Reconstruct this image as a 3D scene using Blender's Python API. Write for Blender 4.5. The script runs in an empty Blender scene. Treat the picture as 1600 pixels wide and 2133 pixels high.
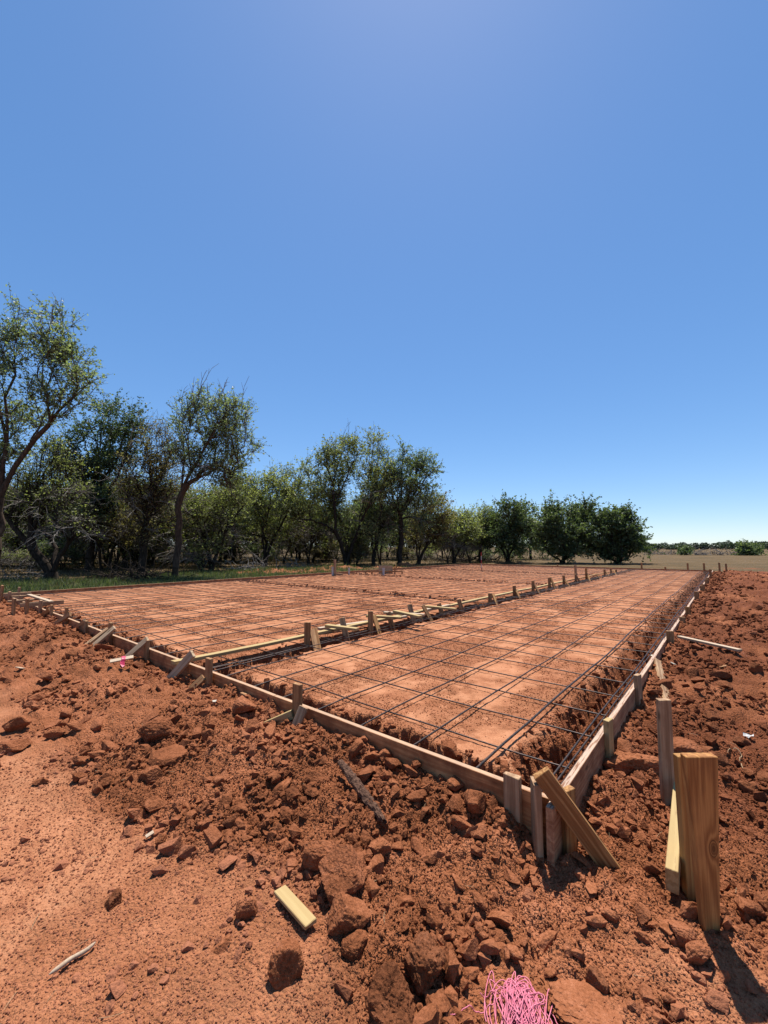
import bpy, bmesh, math, random
import numpy as np
from mathutils import Vector, Matrix

rng = np.random.default_rng(7)
random.seed(7)
R = math.radians
scn = bpy.context.scene
COL = scn.collection

# ------------------------------------------------------------------ camera geometry (photo pixels -> world)
FPX, PCX, PCY, HOR = 868.0, 800.0, 1066.5, 1139.0
PITCH = math.atan((HOR - PCY) / FPX)
YAW = R(39.46)
CAM = np.array([0.781, -2.333, 1.60])
_cy, _sy = math.cos(YAW), math.sin(YAW)
FWD = np.array([-_sy, _cy, 0.0]); RGT = np.array([_cy, _sy, 0.0])

def ray(px, py):
    a = (px - PCX) / FPX; b = -(py - PCY) / FPX
    fy = math.cos(PITCH) - b * math.sin(PITCH); z = math.sin(PITCH) + b * math.cos(PITCH)
    return np.array([_cy * a - _sy * fy, _sy * a + _cy * fy, z])
def on_z(px, py, z):
    d = ray(px, py); return CAM + d * ((z - CAM[2]) / d[2])
def on_x(px, py, x):
    d = ray(px, py); return CAM + d * ((x - CAM[0]) / d[0])
def on_y(px, py, y):
    d = ray(px, py); return CAM + d * ((y - CAM[1]) / d[1])
def at_depth(px, py, dep):
    d = ray(px, py); h = float(d @ FWD); return CAM + d * (dep / h)
def z_of(xy, py):            # height on the vertical line over xy that projects to photo row py
    v = np.array([xy[0], xy[1]]) - CAM[:2]; dep = float(v @ FWD[:2])
    b = -(py - PCY) / FPX
    return CAM[2] + dep * (math.sin(PITCH) + b * math.cos(PITCH)) / (math.cos(PITCH) - b * math.sin(PITCH))

# ------------------------------------------------------------------ noise
def _hash(ix, iy, s):
    h = (ix.astype(np.int64) * 374761393 + iy.astype(np.int64) * 668265263 + s * 974634777) & 0xffffffff
    h = ((h ^ (h >> 13)) * 1274126177) & 0xffffffff
    return ((h ^ (h >> 16)) & 0xffff).astype(np.float32) / 65535.0
def perlin(x, y, s=0):
    x = np.asarray(x, dtype=np.float64); y = np.asarray(y, dtype=np.float64)
    ix = np.floor(x); iy = np.floor(y); fx = x - ix; fy = y - iy
    u = fx * fx * fx * (fx * (fx * 6 - 15) + 10); v = fy * fy * fy * (fy * (fy * 6 - 15) + 10)
    def g(ox, oy):
        a = _hash(ix + ox, iy + oy, s) * 6.2831853
        return np.cos(a) * (fx - ox) + np.sin(a) * (fy - oy)
    a = g(0, 0); b = g(1, 0); c = g(0, 1); d = g(1, 1)
    return ((a + (b - a) * u) * (1 - v) + (c + (d - c) * u) * v) * 1.5
def fbm(x, y, s, octv, gain=0.5):
    r = 0; amp = 1.0; f = 1.0
    for k in range(octv):
        r = r + amp * perlin(x * f + 13.7 * k, y * f - 7.1 * k, s + k); amp *= gain; f *= 2.03
    return r
def cells(x, y, s):           # worley: distance to nearest feature, its random height
    x = np.asarray(x, dtype=np.float64); y = np.asarray(y, dtype=np.float64)
    ix = np.floor(x); iy = np.floor(y)
    best = np.full(x.shape, 9.0); rid = np.zeros(x.shape)
    for ox in (-1, 0, 1):
        for oy in (-1, 0, 1):
            jx = ix + ox; jy = iy + oy
            px = jx + 0.15 + 0.7 * _hash(jx, jy, s); py = jy + 0.15 + 0.7 * _hash(jx, jy, s + 1)
            d = np.hypot(x - px, y - py); h = _hash(jx, jy, s + 2)
            m = d < best; best = np.where(m, d, best); rid = np.where(m, h, rid)
    return best, rid
def sst(a, b, x):
    t = np.clip((x - a) / (b - a), 0, 1); return t * t * (3 - 2 * t)
def lerp(a, b, t): return a + (b - a) * t

# ------------------------------------------------------------------ the lie of the land
SLX, SLY = -15.0, 27.2        # pad size; near right corner is the origin, form tops at z = 0.30
PAD = 0.218
def trench_mask(X, Y):        # 0 in a trench, 1 on the pad
    rg = 0.060 * fbm(X * 3.1, Y * 3.1, 50, 3) + 0.030 * perlin(X * 17, Y * 17, 55) + .012 * perlin(X * 41, Y * 41, 57)
    blk, rid = cells(X * 4.2, Y * 4.2, 60)
    b2, r2 = cells(X * 9, Y * 9, 66)
    rg = rg + 0.115 * (rid - 0.5) + .05 * (r2 - .5)
    m = sst(0.14, 0.43, -X + .6 * rg)
    m = np.minimum(m, sst(0.215, 0.275, Y + rg * 1.05))
    m = np.minimum(m, sst(0.20, 0.33, X - SLX + rg))
    m = np.minimum(m, sst(0.20, 0.33, SLY - Y + rg))
    m = np.minimum(m, sst(0.13, 0.22, np.abs(X + 3.80) + rg * .8))
    main = np.where(X < -4.0, 1.0, 0.0)
    for y0, hw in ((7.35, .17), (13.3, .15), (20.0, .14)):
        m = np.minimum(m, 1 - main * (1 - sst(hw * .6, hw * 1.5, np.abs(Y - y0 - 0.03 * X * 0) + rg)))
    return m
def rough_mask(X, Y):         # 0 on trodden ground, 1 on loose spoil
    s = (X - CAM[0]) * RGT[0] + (Y - CAM[1]) * RGT[1]      # lateral
    d = (X - CAM[0]) * FWD[0] + (Y - CAM[1]) * FWD[1]      # depth
    w = 0.25 * fbm(X * 1.3, Y * 1.3, 71, 2)
    left = sst(0.05, 0.70, Y + 1.08 + np.minimum(.30 * np.maximum(-X, 0), 1.9) + w + 0.45 * sst(-1.0, -0.2, X))
    right = sst(0.30, -0.15, (X - 0.62) * 0.8 - (Y + 0.1) * .55 + w) 
    right = np.where(Y > 0.6, np.maximum(right, sst(.6, 1.6, Y + .35 * X)), right)
    near = np.where(X > 0.05, np.maximum(right, 0.12), left)
    near = near * sst(-1.7, -1.0, Y + 0.9 * np.abs(X + .1) * (X > -.6) + w * .6 - .1 * (X > -.6)) + 0.10
    return np.clip(near, 0.06, 1)
def height(X, Y):
    X = np.asarray(X, dtype=np.float64); Y = np.asarray(Y, dtype=np.float64)
    dcam = np.hypot(X - CAM[0], Y - CAM[1])
    n1 = fbm(X * .8, Y * .8, 1, 2); n2 = fbm(X * 2.7, Y * 2.7, 5, 3)
    n3 = fbm(X * 11, Y * 11, 9, 3, .6); n4 = fbm(X * 42, Y * 42, 15, 2, .6) * sst(9, 2.5, dcam)
    # pad
    m = trench_mask(X, Y)
    pad = PAD + .010 * n1 + .006 * n2 + .0035 * n3 + .0022 * n4
    bot = -.08 + .02 * n2 + .03 * n3 + .006 * n4
    bot = np.where(np.abs(X + 3.8) < .5, bot + .04, bot)
    crossz = (X < -4.2) & (Y > .6) & (Y < SLY - .6) & (X > SLX + .6)
    bot = np.where(crossz, PAD - .10 + .03 * n3, bot)
    wallrough = 4 * m * (1 - m)
    inside = bot + (pad - bot) * m + wallrough * (.035 * n3 + .012 * n4)
    # outside
    rg = rough_mask(X, Y)
    c1, r1 = cells(X * 6.5 + .6 * n2, Y * 6.5, 20); c2, r2 = cells(X * 15 + .5 * n3, Y * 15, 25)
    lump = np.clip(.55 - c1, 0, 1) * .10 * r1 ** 2 + np.clip(.55 - c2, 0, 1) * .040 * r2 * sst(14, 5, dcam)
    fine = .030 * n1 + rg * (.035 * n2 + .020 * n3 + lump) + (.003 + .007 * rg) * n4 + .003 * n3
    ramp_l = .03 + .05 * sst(-1.6, -.4, Y) + .07 * sst(-2, -9, X) * sst(-4.0, -.6, Y) + .05 * np.exp(-((Y + .55) / .35) ** 2) * sst(-.6, -1.8, X)
    ramp_l = ramp_l + .135 * np.exp(-np.maximum(0, -Y) / .38) * sst(-4.4, -2.8, X) * sst(-.04, -.20, X)
    ramp_l = ramp_l + .075 * np.exp(-((Y + .58) / .33) ** 2) * sst(-3.9, -4.8, X)
    ramp_l = ramp_l + .05 * np.exp(-((X - .60) ** 2 + (Y + .05) ** 2) / .3 ** 2)
    ramp_r = .10 * sst(.02, .45, Y) * sst(4.5, 2.5, Y) * np.exp(-np.maximum(X, 0) / .35) + .05 * np.exp(-((X - .60) ** 2 + (Y + .05) ** 2) / .3 ** 2) + .05 * sst(.2, 1.6, Y) + .165 * sst(1.6, 5.0, Y) + .05 * n1 * sst(2, 6, Y)
    ramp_r = ramp_r * sst(33, 29, Y)
    out = np.where(X > 0, ramp_r, ramp_l)
    blend = sst(-.5, .25, X)
    out = np.where(Y < 0, ramp_l * (1 - blend) + ramp_r * blend, out)
    left = sst(-15.2, -17.5, X)
    out = np.where(X < -15, lerp(.16, .02, left), out)
    out = np.where((Y > SLY) & (X > -16) & (X < .5), .16 * sst(31, 28, Y), out)
    far = sst(40, 90, dcam)
    out = out + fine * (1 - far) * np.where(Y > 29.5, .3, 1) * np.where(X < -17, .6, 1)
    hv = [(-18.6, 14.5, 1.6, .22), (-19.5, 17.5, 1.8, .26), (-17.8, 20.5, 1.3, .2), (-18.3, 23.4, .8, .34), (-20.8, 12.6, 1.4, .2)]
    for hx, hy, hr, hh in hv:      # heaps of spoil beside the pad
        out = out + hh * np.exp(-((X - hx) ** 2 + (Y - hy) ** 2) / hr ** 2) * (1 + .5 * n2)
    isin = (X < .02) & (X > SLX - .02) & (Y > -.02) & (Y < SLY + .02)
    return np.where(isin, inside, out)
def h1(x, y): return float(height(np.array([x]), np.array([y]))[0])
def hit(px, py):              # where the sight line of a photo pixel meets the ground
    d = ray(px, py); t = np.linspace(.8, 60, 6000) if d[2] > -.25 else np.linspace(.8, 12, 4000)
    p = CAM + d * t[:, None]; g = height(p[:, 0], p[:, 1]); k = int(np.argmax(p[:, 2] < g))
    return np.array([p[k, 0], p[k, 1], g[k]])

# ------------------------------------------------------------------ mesh helpers
def raw_mesh(name, verts, faces_flat, nper, smooth=False):
    me = bpy.data.meshes.new(name)
    V = np.ascontiguousarray(verts, dtype=np.float32); F = np.ascontiguousarray(faces_flat, dtype=np.int32).ravel()
    n = len(F) // nper
    me.vertices.add(len(V)); me.vertices.foreach_set('co', V.ravel())
    me.loops.add(len(F)); me.loops.foreach_set('vertex_index', F)
    me.polygons.add(n)
    me.polygons.foreach_set('loop_start', np.arange(0, n * nper, nper, dtype=np.int32))
    me.polygons.foreach_set('loop_total', np.full(n, nper, dtype=np.int32))
    me.polygons.foreach_set('use_smooth', np.full(n, bool(smooth)))
    me.update(calc_edges=True)
    return me
def link(name, me, mat, parent=None):
    o = bpy.data.objects.new(name, me); COL.objects.link(o)
    if mat is not None and not me.materials: me.materials.append(mat)
    if parent is not None: o.parent = parent
    return o
def tag(o, label=None, cat=None, group=None, kind=None):
    if label: o['label'] = label
    if cat: o['category'] = cat
    if group: o['group'] = group
    if kind: o['kind'] = kind
    return o
def empty(name, loc):
    o = bpy.data.objects.new(name, None); o.empty_display_size = .1; o.location = loc; COL.objects.link(o); return o
ORD = ['', 'first', 'second', 'third', 'fourth', 'fifth', 'sixth', 'seventh', 'eighth', 'ninth', 'tenth', 'eleventh', 'twelfth', 'thirteenth',
       'fourteenth', 'fifteenth', 'sixteenth', 'seventeenth', 'eighteenth', 'nineteenth']
TENS = ['', '', 'twent', 'thirt', 'fort', 'fift', 'sixt']
def ordinal(n):
    if n < 20: return ORD[n]
    t, u = divmod(n, 10)
    return TENS[t] + ('ieth' if u == 0 else 'y-' + ORD[u])
def tubes(segs, sides=5):
    """segs: list of (p0, p1, r0, r1) -> verts, quads"""
    A = np.array([s[0] for s in segs], float); B = np.array([s[1] for s in segs], float)
    r0 = np.array([s[2] for s in segs], float); r1 = np.array([s[3] for s in segs], float)
    d = B - A; L = np.linalg.norm(d, axis=1, keepdims=True); d = d / np.maximum(L, 1e-9)
    ref = np.where(np.abs(d[:, 2:3]) < .9, np.array([[0, 0, 1.]]), np.array([[1., 0, 0]]))
    u = np.cross(d, ref); u /= np.linalg.norm(u, axis=1, keepdims=True); v = np.cross(d, u)
    n = len(segs); V = np.zeros((n, 2, sides, 3))
    for k in range(sides):
        a = 2 * math.pi * k / sides
        o = u * math.cos(a) + v * math.sin(a)
        V[:, 0, k] = A + o * r0[:, None]; V[:, 1, k] = B + o * r1[:, None]
    F = []
    base = (np.arange(n) * 2 * sides)[:, None]
    for k in range(sides):
        k2 = (k + 1) % sides
        F.append(np.concatenate([base + k, base + k2, base + sides + k2, base + sides + k], axis=1))
    F = np.stack(F, axis=1).reshape(-1, 4)
    return V.reshape(-1, 3), F
def polytube(pts, r, sides=6, closed_ends=True):
    """one continuous tube along a polyline; returns verts, quads"""
    P = np.array(pts, float); n = len(P)
    r = np.full(n, r) if np.isscalar(r) else np.array(r, float)
    T = np.gradient(P, axis=0); T /= np.linalg.norm(T, axis=1, keepdims=True)
    ref = np.array([0, 0, 1.]) if abs(T[0, 2]) < .9 else np.array([1., 0, 0])
    U = np.cross(T, ref); U /= np.linalg.norm(U, axis=1, keepdims=True); Vv = np.cross(T, U)
    V = np.zeros((n, sides, 3))
    for k in range(sides):
        a = 2 * math.pi * k / sides
        V[:, k] = P + (U * math.cos(a) + Vv * math.sin(a)) * r[:, None]
    i = np.arange(n - 1)[:, None] * sides
    F = []
    for k in range(sides):
        k2 = (k + 1) % sides
        F.append(np.concatenate([i + k, i + k2, i + sides + k2, i + sides + k], axis=1))
    return V.reshape(-1, 3), np.concatenate(F)
def merge(parts):
    vs, fs, o = [], [], 0
    for v, f in parts: vs.append(v); fs.append(f + o); o += len(v)
    return np.concatenate(vs), np.concatenate(fs)

# ------------------------------------------------------------------ materials
def new_mat(name):
    m = bpy.data.materials.new(name); m.use_nodes = True
    nt = m.node_tree; nt.nodes.clear()
    out = nt.nodes.new('ShaderNodeOutputMaterial')
    return m, nt, out
class NT:
    def __init__(s, nt): s.nt = nt
    def n(s, t, **kw):
        nd = s.nt.nodes.new(t)
        for k, v in kw.items():
            if k.startswith('i_'): nd.inputs[k[2:].replace('_', ' ')].default_value = v
            else: setattr(nd, k, v)
        return nd
    def l(s, a, b): s.nt.links.new(a, b)
    def noise(s, vec, scale, detail=3, rough=.55, dist=0.0):
        nd = s.n('ShaderNodeTexNoise'); nd.inputs['Scale'].default_value = scale; nd.inputs['Detail'].default_value = detail
        nd.inputs['Roughness'].default_value = rough; nd.inputs['Distortion'].default_value = dist
        if vec is not None: s.l(vec, nd.inputs['Vector'])
        return nd.outputs['Fac']
    def ramp(s, fac, stops):
        nd = s.n('ShaderNodeValToRGB'); e = nd.color_ramp.elements
        while len(e) < len(stops): e.new(.5)
        for k, (p, c) in enumerate(stops): e[k].position = p; e[k].color = c if len(c) == 4 else (*c, 1)
        s.l(fac, nd.inputs['Fac']); return nd.outputs['Color']
    def mix(s, fac, a, b, mode='MIX'):
        nd = s.n('ShaderNodeMix', data_type='RGBA', blend_type=mode)
        for sock, v in ((nd.inputs[0], fac), (nd.inputs[6], a), (nd.inputs[7], b)):
            if isinstance(v, (int, float)): sock.default_value = v
            elif isinstance(v, tuple): sock.default_value = v if len(v) == 4 else (*v, 1)
            else: s.l(v, sock)
        return nd.outputs[2]
    def math(s, op, a, b=None):
        nd = s.n('ShaderNodeMath', operation=op)
        for k, v in enumerate((a, b)):
            if v is None: continue
            if isinstance(v, (int, float)): nd.inputs[k].default_value = v
            else: s.l(v, nd.inputs[k])
        return nd.outputs[0]

def soil_color(t, vec, dark=1.0):
    """the red earth: dusty light tops, darker moist crumbs"""
    a = t.noise(vec, 1.1, 4, .6); b = t.noise(vec, 9, 4, .6); c = t.noise(vec, 70, 3, .6); e = t.noise(vec, 260, 2, .6)
    s = t.math('ADD', t.math('MULTIPLY', a, .30), t.math('ADD', t.math('MULTIPLY', b, .22), t.math('ADD', t.math('MULTIPLY', c, .26), t.math('MULTIPLY', e, .22))))
    k = dark
    return t.ramp(s, [(.37, (.12 * k, .039 * k, .016 * k)), (.46, (.32 * k, .110 * k, .044 * k)), (.55, (.50 * k, .185 * k, .085 * k)), (.65, (.66 * k, .275 * k, .148 * k))])

def mat_ground():
    m, nt, out = new_mat('ground_soil'); t = NT(nt)
    geo = t.n('ShaderNodeNewGeometry').outputs['Position']
    red = t.n('ShaderNodeAttribute', attribute_name='red').outputs['Fac']
    grn = t.n('ShaderNodeAttribute', attribute_name='green').outputs['Fac']
    smo = t.n('ShaderNodeAttribute', attribute_name='smooth').outputs['Fac']
    dmp_drk = t.n('ShaderNodeAttribute', attribute_name='damp_dark').outputs['Fac']
    soil = soil_color(t, geo)
    # trodden, dusty soil is paler and more even
    fine = t.noise(geo, 120, 3, .6); mid = t.noise(geo, 6, 4, .6)
    dust = t.ramp(t.math('ADD', t.math('MULTIPLY', fine, .5), t.math('MULTIPLY', mid, .5)), [(.36, (.38, .142, .070)), (.5, (.63, .280, .142)), (.64, (.76, .372, .208))])
    soil = t.mix(smo, soil, dust)
    soil = t.mix(dmp_drk, soil, t.mix(1.0, soil, (.50, .42, .40), 'MULTIPLY'))
    pa = t.noise(geo, .25, 5, .6); pb = t.noise(geo, 4, 4, .7)
    past = t.ramp(t.math('ADD', t.math('MULTIPLY', pa, .5), t.math('MULTIPLY', pb, .5)), [(.36, (.095, .072, .036)), (.5, (.165, .110, .052)), (.62, (.225, .145, .072))])
    gra = t.ramp(pb, [(.35, (.05, .065, .022)), (.6, (.12, .12, .05))])
    base = t.mix(grn, past, gra); base = t.mix(red, base, soil)
    b = t.n('ShaderNodeBsdfPrincipled'); t.l(t.mix(1.0, base, (.60, .59, .58), 'MULTIPLY'), b.inputs['Base Color']); b.inputs['Roughness'].default_value = .95; b.inputs['Specular IOR Level'].default_value = .12
    v1 = t.n('ShaderNodeTexVoronoi', feature='F1'); v1.inputs['Scale'].default_value = 75; t.l(geo, v1.inputs['Vector'])
    v2 = t.n('ShaderNodeTexVoronoi', feature='F1'); v2.inputs['Scale'].default_value = 190; t.l(geo, v2.inputs['Vector'])
    hh = t.math('ADD', t.math('MULTIPLY', v1.outputs['Distance'], -.015), t.math('ADD', t.math('MULTIPLY', v2.outputs['Distance'], -.006), t.math('MULTIPLY', t.noise(geo, 35, 4, .65), .018)))
    hh = t.math('MULTIPLY', hh, t.math('SUBTRACT', 1.0, t.math('MULTIPLY', smo, .75)))
    bp = t.n('ShaderNodeBump'); bp.inputs['Strength'].default_value = .9; bp.inputs['Distance'].default_value = 1.0
    t.l(hh, bp.inputs['Height']); t.l(bp.outputs['Normal'], b.inputs['Normal'])
    t.l(b.outputs[0], out.inputs['Surface']); return m

def mat_clod(name, dark=1.0):
    m, nt, out = new_mat(name); t = NT(nt)
    geo = t.n('ShaderNodeNewGeometry').outputs['Position']
    c = soil_color(t, geo, dark)
    rnd = t.n('ShaderNodeObjectInfo').outputs['Random']
    c = t.mix(t.n('ShaderNodeAttribute', attribute_name='smooth').outputs['Fac'], c, (.60, .245, .135))
    c = t.mix(t.math('MULTIPLY', rnd, .40), c, t.mix(1.0, c, (.62, .58, .60), 'MULTIPLY'))
    c = t.mix(t.n('ShaderNodeAttribute', attribute_name='damp_dark').outputs['Fac'], c, t.mix(1.0, c, (.48, .40, .38), 'MULTIPLY'))
    b = t.n('ShaderNodeBsdfPrincipled'); t.l(t.mix(1.0, c, (.61, .60, .59), 'MULTIPLY'), b.inputs['Base Color']); b.inputs['Roughness'].default_value = .95; b.inputs['Specular IOR Level'].default_value = .1
    v = t.n('ShaderNodeTexVoronoi', feature='F1'); v.inputs['Scale'].default_value = 90; t.l(geo, v.inputs['Vector'])
    hh = t.math('ADD', t.math('MULTIPLY', v.outputs['Distance'], -.004), t.math('MULTIPLY', t.noise(geo, 40, 5, .7), .014))
    bp = t.n('ShaderNodeBump'); bp.inputs['Strength'].default_value = .8; bp.inputs['Distance'].default_value = 1.0
    t.l(hh, bp.inputs['Height']); t.l(bp.outputs['Normal'], b.inputs['Normal'])
    t.l(b.outputs[0], out.inputs['Surface']); return m

def mat_wood(name, light, darkc, dirt=.25, dirtc=(.22, .085, .04), scale=1.0, top=None, spat=.1, knot=None):
    """sawn pine: long grain along the piece's own x axis, knots, soil smears"""
    m, nt, out = new_mat(name); t = NT(nt)
    tc = t.n('ShaderNodeTexCoord').outputs['Object']
    rnd = t.n('ShaderNodeObjectInfo').outputs['Random']
    off = t.n('ShaderNodeCombineXYZ'); t.l(t.math('MULTIPLY', rnd, 37.0), off.inputs[0]); t.l(t.math('MULTIPLY', rnd, 3.1), off.inputs[1]); t.l(t.math('MULTIPLY', rnd, 1.7), off.inputs[2])
    add = t.n('ShaderNodeVectorMath', operation='ADD'); t.l(tc, add.inputs[0]); t.l(off.outputs[0], add.inputs[1])
    mp = t.n('ShaderNodeMapping'); mp.inputs['Scale'].default_value = (1.6, 26, 26); t.l(add.outputs[0], mp.inputs['Vector'])
    warp = t.noise(mp.outputs[0], .8, 2, .5)
    sep = t.n('ShaderNodeSeparateXYZ'); t.l(mp.outputs[0], sep.inputs[0])
    if knot:
        kv = t.n('ShaderNodeVectorMath', operation='SUBTRACT'); t.l(tc, kv.inputs[0]); kv.inputs[1].default_value = (knot[0], knot[1], 0)
        km = t.n('ShaderNodeMapping'); km.inputs['Scale'].default_value = (1 / .040, 1 / .021, 0); t.l(kv.outputs[0], km.inputs['Vector'])
        kl = t.n('ShaderNodeVectorMath', operation='LENGTH'); t.l(km.outputs[0], kl.inputs[0]); kd = kl.outputs['Value']
        warp = t.math('ADD', warp, t.math('DIVIDE', .55, t.math('ADD', t.math('MULTIPLY', kd, kd), .5)))
    rings = t.math('SINE', t.math('MULTIPLY', t.math('ADD', t.math('ADD', sep.outputs[1], t.math('MULTIPLY', sep.outputs[2], .6)), t.math('MULTIPLY', warp, 5.0)), 4.2 * scale))
    mp2 = t.n('ShaderNodeMapping'); mp2.inputs['Scale'].default_value = (6, 240, 240); t.l(add.outputs[0], mp2.inputs['Vector'])
    fib = t.noise(mp2.outputs[0], 1, 3, .6)
    g = t.math('ADD', t.math('MULTIPLY', rings, .20), t.math('MULTIPLY', fib, .75))
    c = t.ramp(g, [(.15, darkc), (.42, tuple((a + b) / 2 for a, b in zip(light, darkc))), (.62, light)])
    kn = t.n('ShaderNodeTexVoronoi', feature='F1'); kn.inputs['Scale'].default_value = 1.0
    mp3 = t.n('ShaderNodeMapping'); mp3.inputs['Scale'].default_value = (3.2, 9, 9); t.l(add.outputs[0], mp3.inputs['Vector']); t.l(mp3.outputs[0], kn.inputs['Vector'])
    kf = t.ramp(kn.outputs['Distance'], [(.06, (1, 1, 1)), (.16, (0, 0, 0))])
    c = t.mix(kf, c, tuple(x * .42 for x in darkc))
    if knot:
        c = t.mix(t.ramp(kd, [(.30, (.75, .75, .75)), (.70, (.25, .25, .25)), (.78, (1, 1, 1)), (.92, (.0, .0, .0))]), c, tuple(x * .35 for x in darkc))
    dn = t.noise(add.outputs[0], 7, 5, .65)
    df = t.ramp(dn, [(.50 - dirt * .3, (0, 0, 0)), (.72 - dirt * .2, (1, 1, 1))])
    c = t.mix(t.math('MULTIPLY', df, dirt * 1.8), c, dirtc)
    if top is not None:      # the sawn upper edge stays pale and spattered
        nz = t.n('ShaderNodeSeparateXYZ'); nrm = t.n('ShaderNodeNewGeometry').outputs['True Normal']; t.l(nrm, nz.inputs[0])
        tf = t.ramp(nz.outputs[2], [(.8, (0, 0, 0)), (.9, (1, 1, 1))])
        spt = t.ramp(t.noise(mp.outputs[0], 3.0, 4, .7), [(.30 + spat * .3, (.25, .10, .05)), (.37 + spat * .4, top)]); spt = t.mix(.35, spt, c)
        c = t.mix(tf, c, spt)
    b = t.n('ShaderNodeBsdfPrincipled'); t.l(t.mix(1.0, c, (.61, .60, .59), 'MULTIPLY'), b.inputs['Base Color']); b.inputs['Roughness'].default_value = .72; b.inputs['Specular IOR Level'].default_value = .25
    bp = t.n('ShaderNodeBump'); bp.inputs['Strength'].default_value = .35; bp.inputs['Distance'].default_value = .002
    t.l(g, bp.inputs['Height']); t.l(bp.outputs['Normal'], b.inputs['Normal'])
    t.l(b.outputs[0], out.inputs['Surface']); return m

def mat_simple(name, stops, scale=20, rough=.7, metal=0.0, spec=.3, bump=0.0, vecscale=(1, 1, 1)):
    m, nt, out = new_mat(name); t = NT(nt)
    tc = t.n('ShaderNodeTexCoord').outputs['Object']
    mp = t.n('ShaderNodeMapping'); mp.inputs['Scale'].default_value = vecscale; t.l(tc, mp.inputs['Vector'])
    f = t.noise(mp.outputs[0], scale, 4, .6)
    c = t.ramp(f, stops)
    b = t.n('ShaderNodeBsdfPrincipled'); t.l(t.mix(1.0, c, (.61, .60, .59), 'MULTIPLY'), b.inputs['Base Color']); b.inputs['Roughness'].default_value = rough
    b.inputs['Metallic'].default_value = metal; b.inputs['Specular IOR Level'].default_value = spec
    if bump:
        bp = t.n('ShaderNodeBump'); bp.inputs['Strength'].default_value = .7; bp.inputs['Distance'].default_value = bump
        t.l(f, bp.inputs['Height']); t.l(bp.outputs['Normal'], b.inputs['Normal'])
    t.l(b.outputs[0], out.inputs['Surface']); return m

def mat_leaf(name, dark, mid, light, trans=.48):
    m, nt, out = new_mat(name); t = NT(nt)
    v = t.n('ShaderNodeAttribute', attribute_name='tint').outputs['Fac']
    rnd = t.n('ShaderNodeObjectInfo').outputs['Random']
    f = t.math('ADD', v, t.math('MULTIPLY', t.math('SUBTRACT', rnd, .5), .25))
    c = t.ramp(f, [(.0, dark), (.5, mid), (1.0, light)])
    d = t.n('ShaderNodeBsdfPrincipled'); t.l(c, d.inputs['Base Color']); d.inputs['Roughness'].default_value = .5; d.inputs['Specular IOR Level'].default_value = .25
    tr = t.n('ShaderNodeBsdfTranslucent'); t.l(t.mix(1.0, c, (1.2, 1.35, .6), 'MULTIPLY'), tr.inputs['Color'])
    mx = t.n('ShaderNodeMixShader'); mx.inputs[0].default_value = trans
    t.l(d.outputs[0], mx.inputs[1]); t.l(tr.outputs[0], mx.inputs[2]); t.l(mx.outputs[0], out.inputs['Surface']); return m

M = {}
M['ground'] = mat_ground()
M['clod'] = mat_clod('soil_clod', .95)
M['bank_clod'] = mat_clod('bank_soil_clod', .72)
M['dark_clod'] = mat_clod('damp_soil_clod', .60)
M['pine'] = mat_wood('fresh_pine', (.62, .34, .125), (.33, .14, .042), .15)
M['knotty'] = mat_wood('knotty_pine', (.72, .35, .105), (.38, .15, .04), .15, knot=(.55, .022))
M['honey'] = mat_wood('honey_pine', (.70, .40, .13), (.44, .21, .06), .12)
M['stake'] = mat_wood('site_pine', (.60, .33, .145), (.33, .155, .062), .22)
M['grey'] = mat_wood('weathered_pine', (.66, .43, .245), (.38, .22, .115), .20)
M['form'] = mat_wood('form_board_pine', (.78, .39, .165), (.50, .21, .08), .42, (.24, .080, .030), top=(.66, .47, .32), spat=.10)
M['form_white'] = mat_wood('spattered_form_board', (.74, .42, .22), (.46, .22, .11), .40, (.24, .080, .030), top=(.72, .58, .46), spat=.32)
M['yellow'] = mat_wood('yellow_pine', (.63, .45, .21), (.45, .29, .12), .10, top=(.58, .42, .18), spat=.02)
M['pale'] = mat_wood('dusty_pale_pine', (.68, .49, .31), (.46, .31, .18), .12, top=(.68, .54, .40))
M['rebar'] = mat_simple('dark_rebar_steel', [(.35, (.045, .035, .032)), (.55, (.085, .062, .054)), (.68, (.17, .075, .042))], 30, .5, .5, .4)
M['bark'] = mat_simple('bark', [(.35, (.022, .017, .013)), (.65, (.085, .064, .05))], 6, .95, 0, .1, .01, (3, 3, .6))
M['bark_brown'] = mat_simple('brown_bark', [(.35, (.05, .034, .024)), (.65, (.14, .095, .066))], 6, .95, 0, .1, .01, (3, 3, .6))
M['dead'] = mat_simple('dead_wood', [(.35, (.17, .15, .135)), (.65, (.38, .345, .31))], 5, .95, 0, .1)
M['charred'] = mat_simple('old_bark', [(.35, (.05, .026, .018)), (.65, (.24, .13, .085))], 30, .95, 0, .1, .008, (1, 6, 6))
M['pvc'] = mat_simple('pvc', [(.3, (.55, .53, .50)), (.7, (.75, .73, .70))], 9, .4)
M['pink'] = mat_simple('pink_string', [(.3, (.78, .17, .27)), (.7, (.90, .30, .40))], 60, .7)
M['pinktape'] = mat_simple('pink_tape', [(.3, (.70, .03, .10)), (.7, (.80, .07, .18))], 30, .4)
M['straw'] = mat_simple('dry_straw', [(.3, (.42, .27, .14)), (.7, (.62, .45, .27))], 20, .8)
M['stick'] = mat_simple('bleached_stick', [(.3, (.48, .34, .23)), (.7, (.66, .50, .36))], 12, .8, 0, .2, .002, (1, 8, 8))
M['white'] = mat_simple('white_scrap', [(.3, (.66, .60, .48)), (.7, (.80, .74, .6))], 20, .6)
M['redpaint'] = mat_simple('red_paint', [(.3, (.50, .04, .04)), (.7, (.60, .07, .06))], 20, .5)
M['leafA'] = mat_leaf('elm_leaf', (.085, .112, .064), (.185, .222, .128), (.33, .355, .22))
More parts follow.
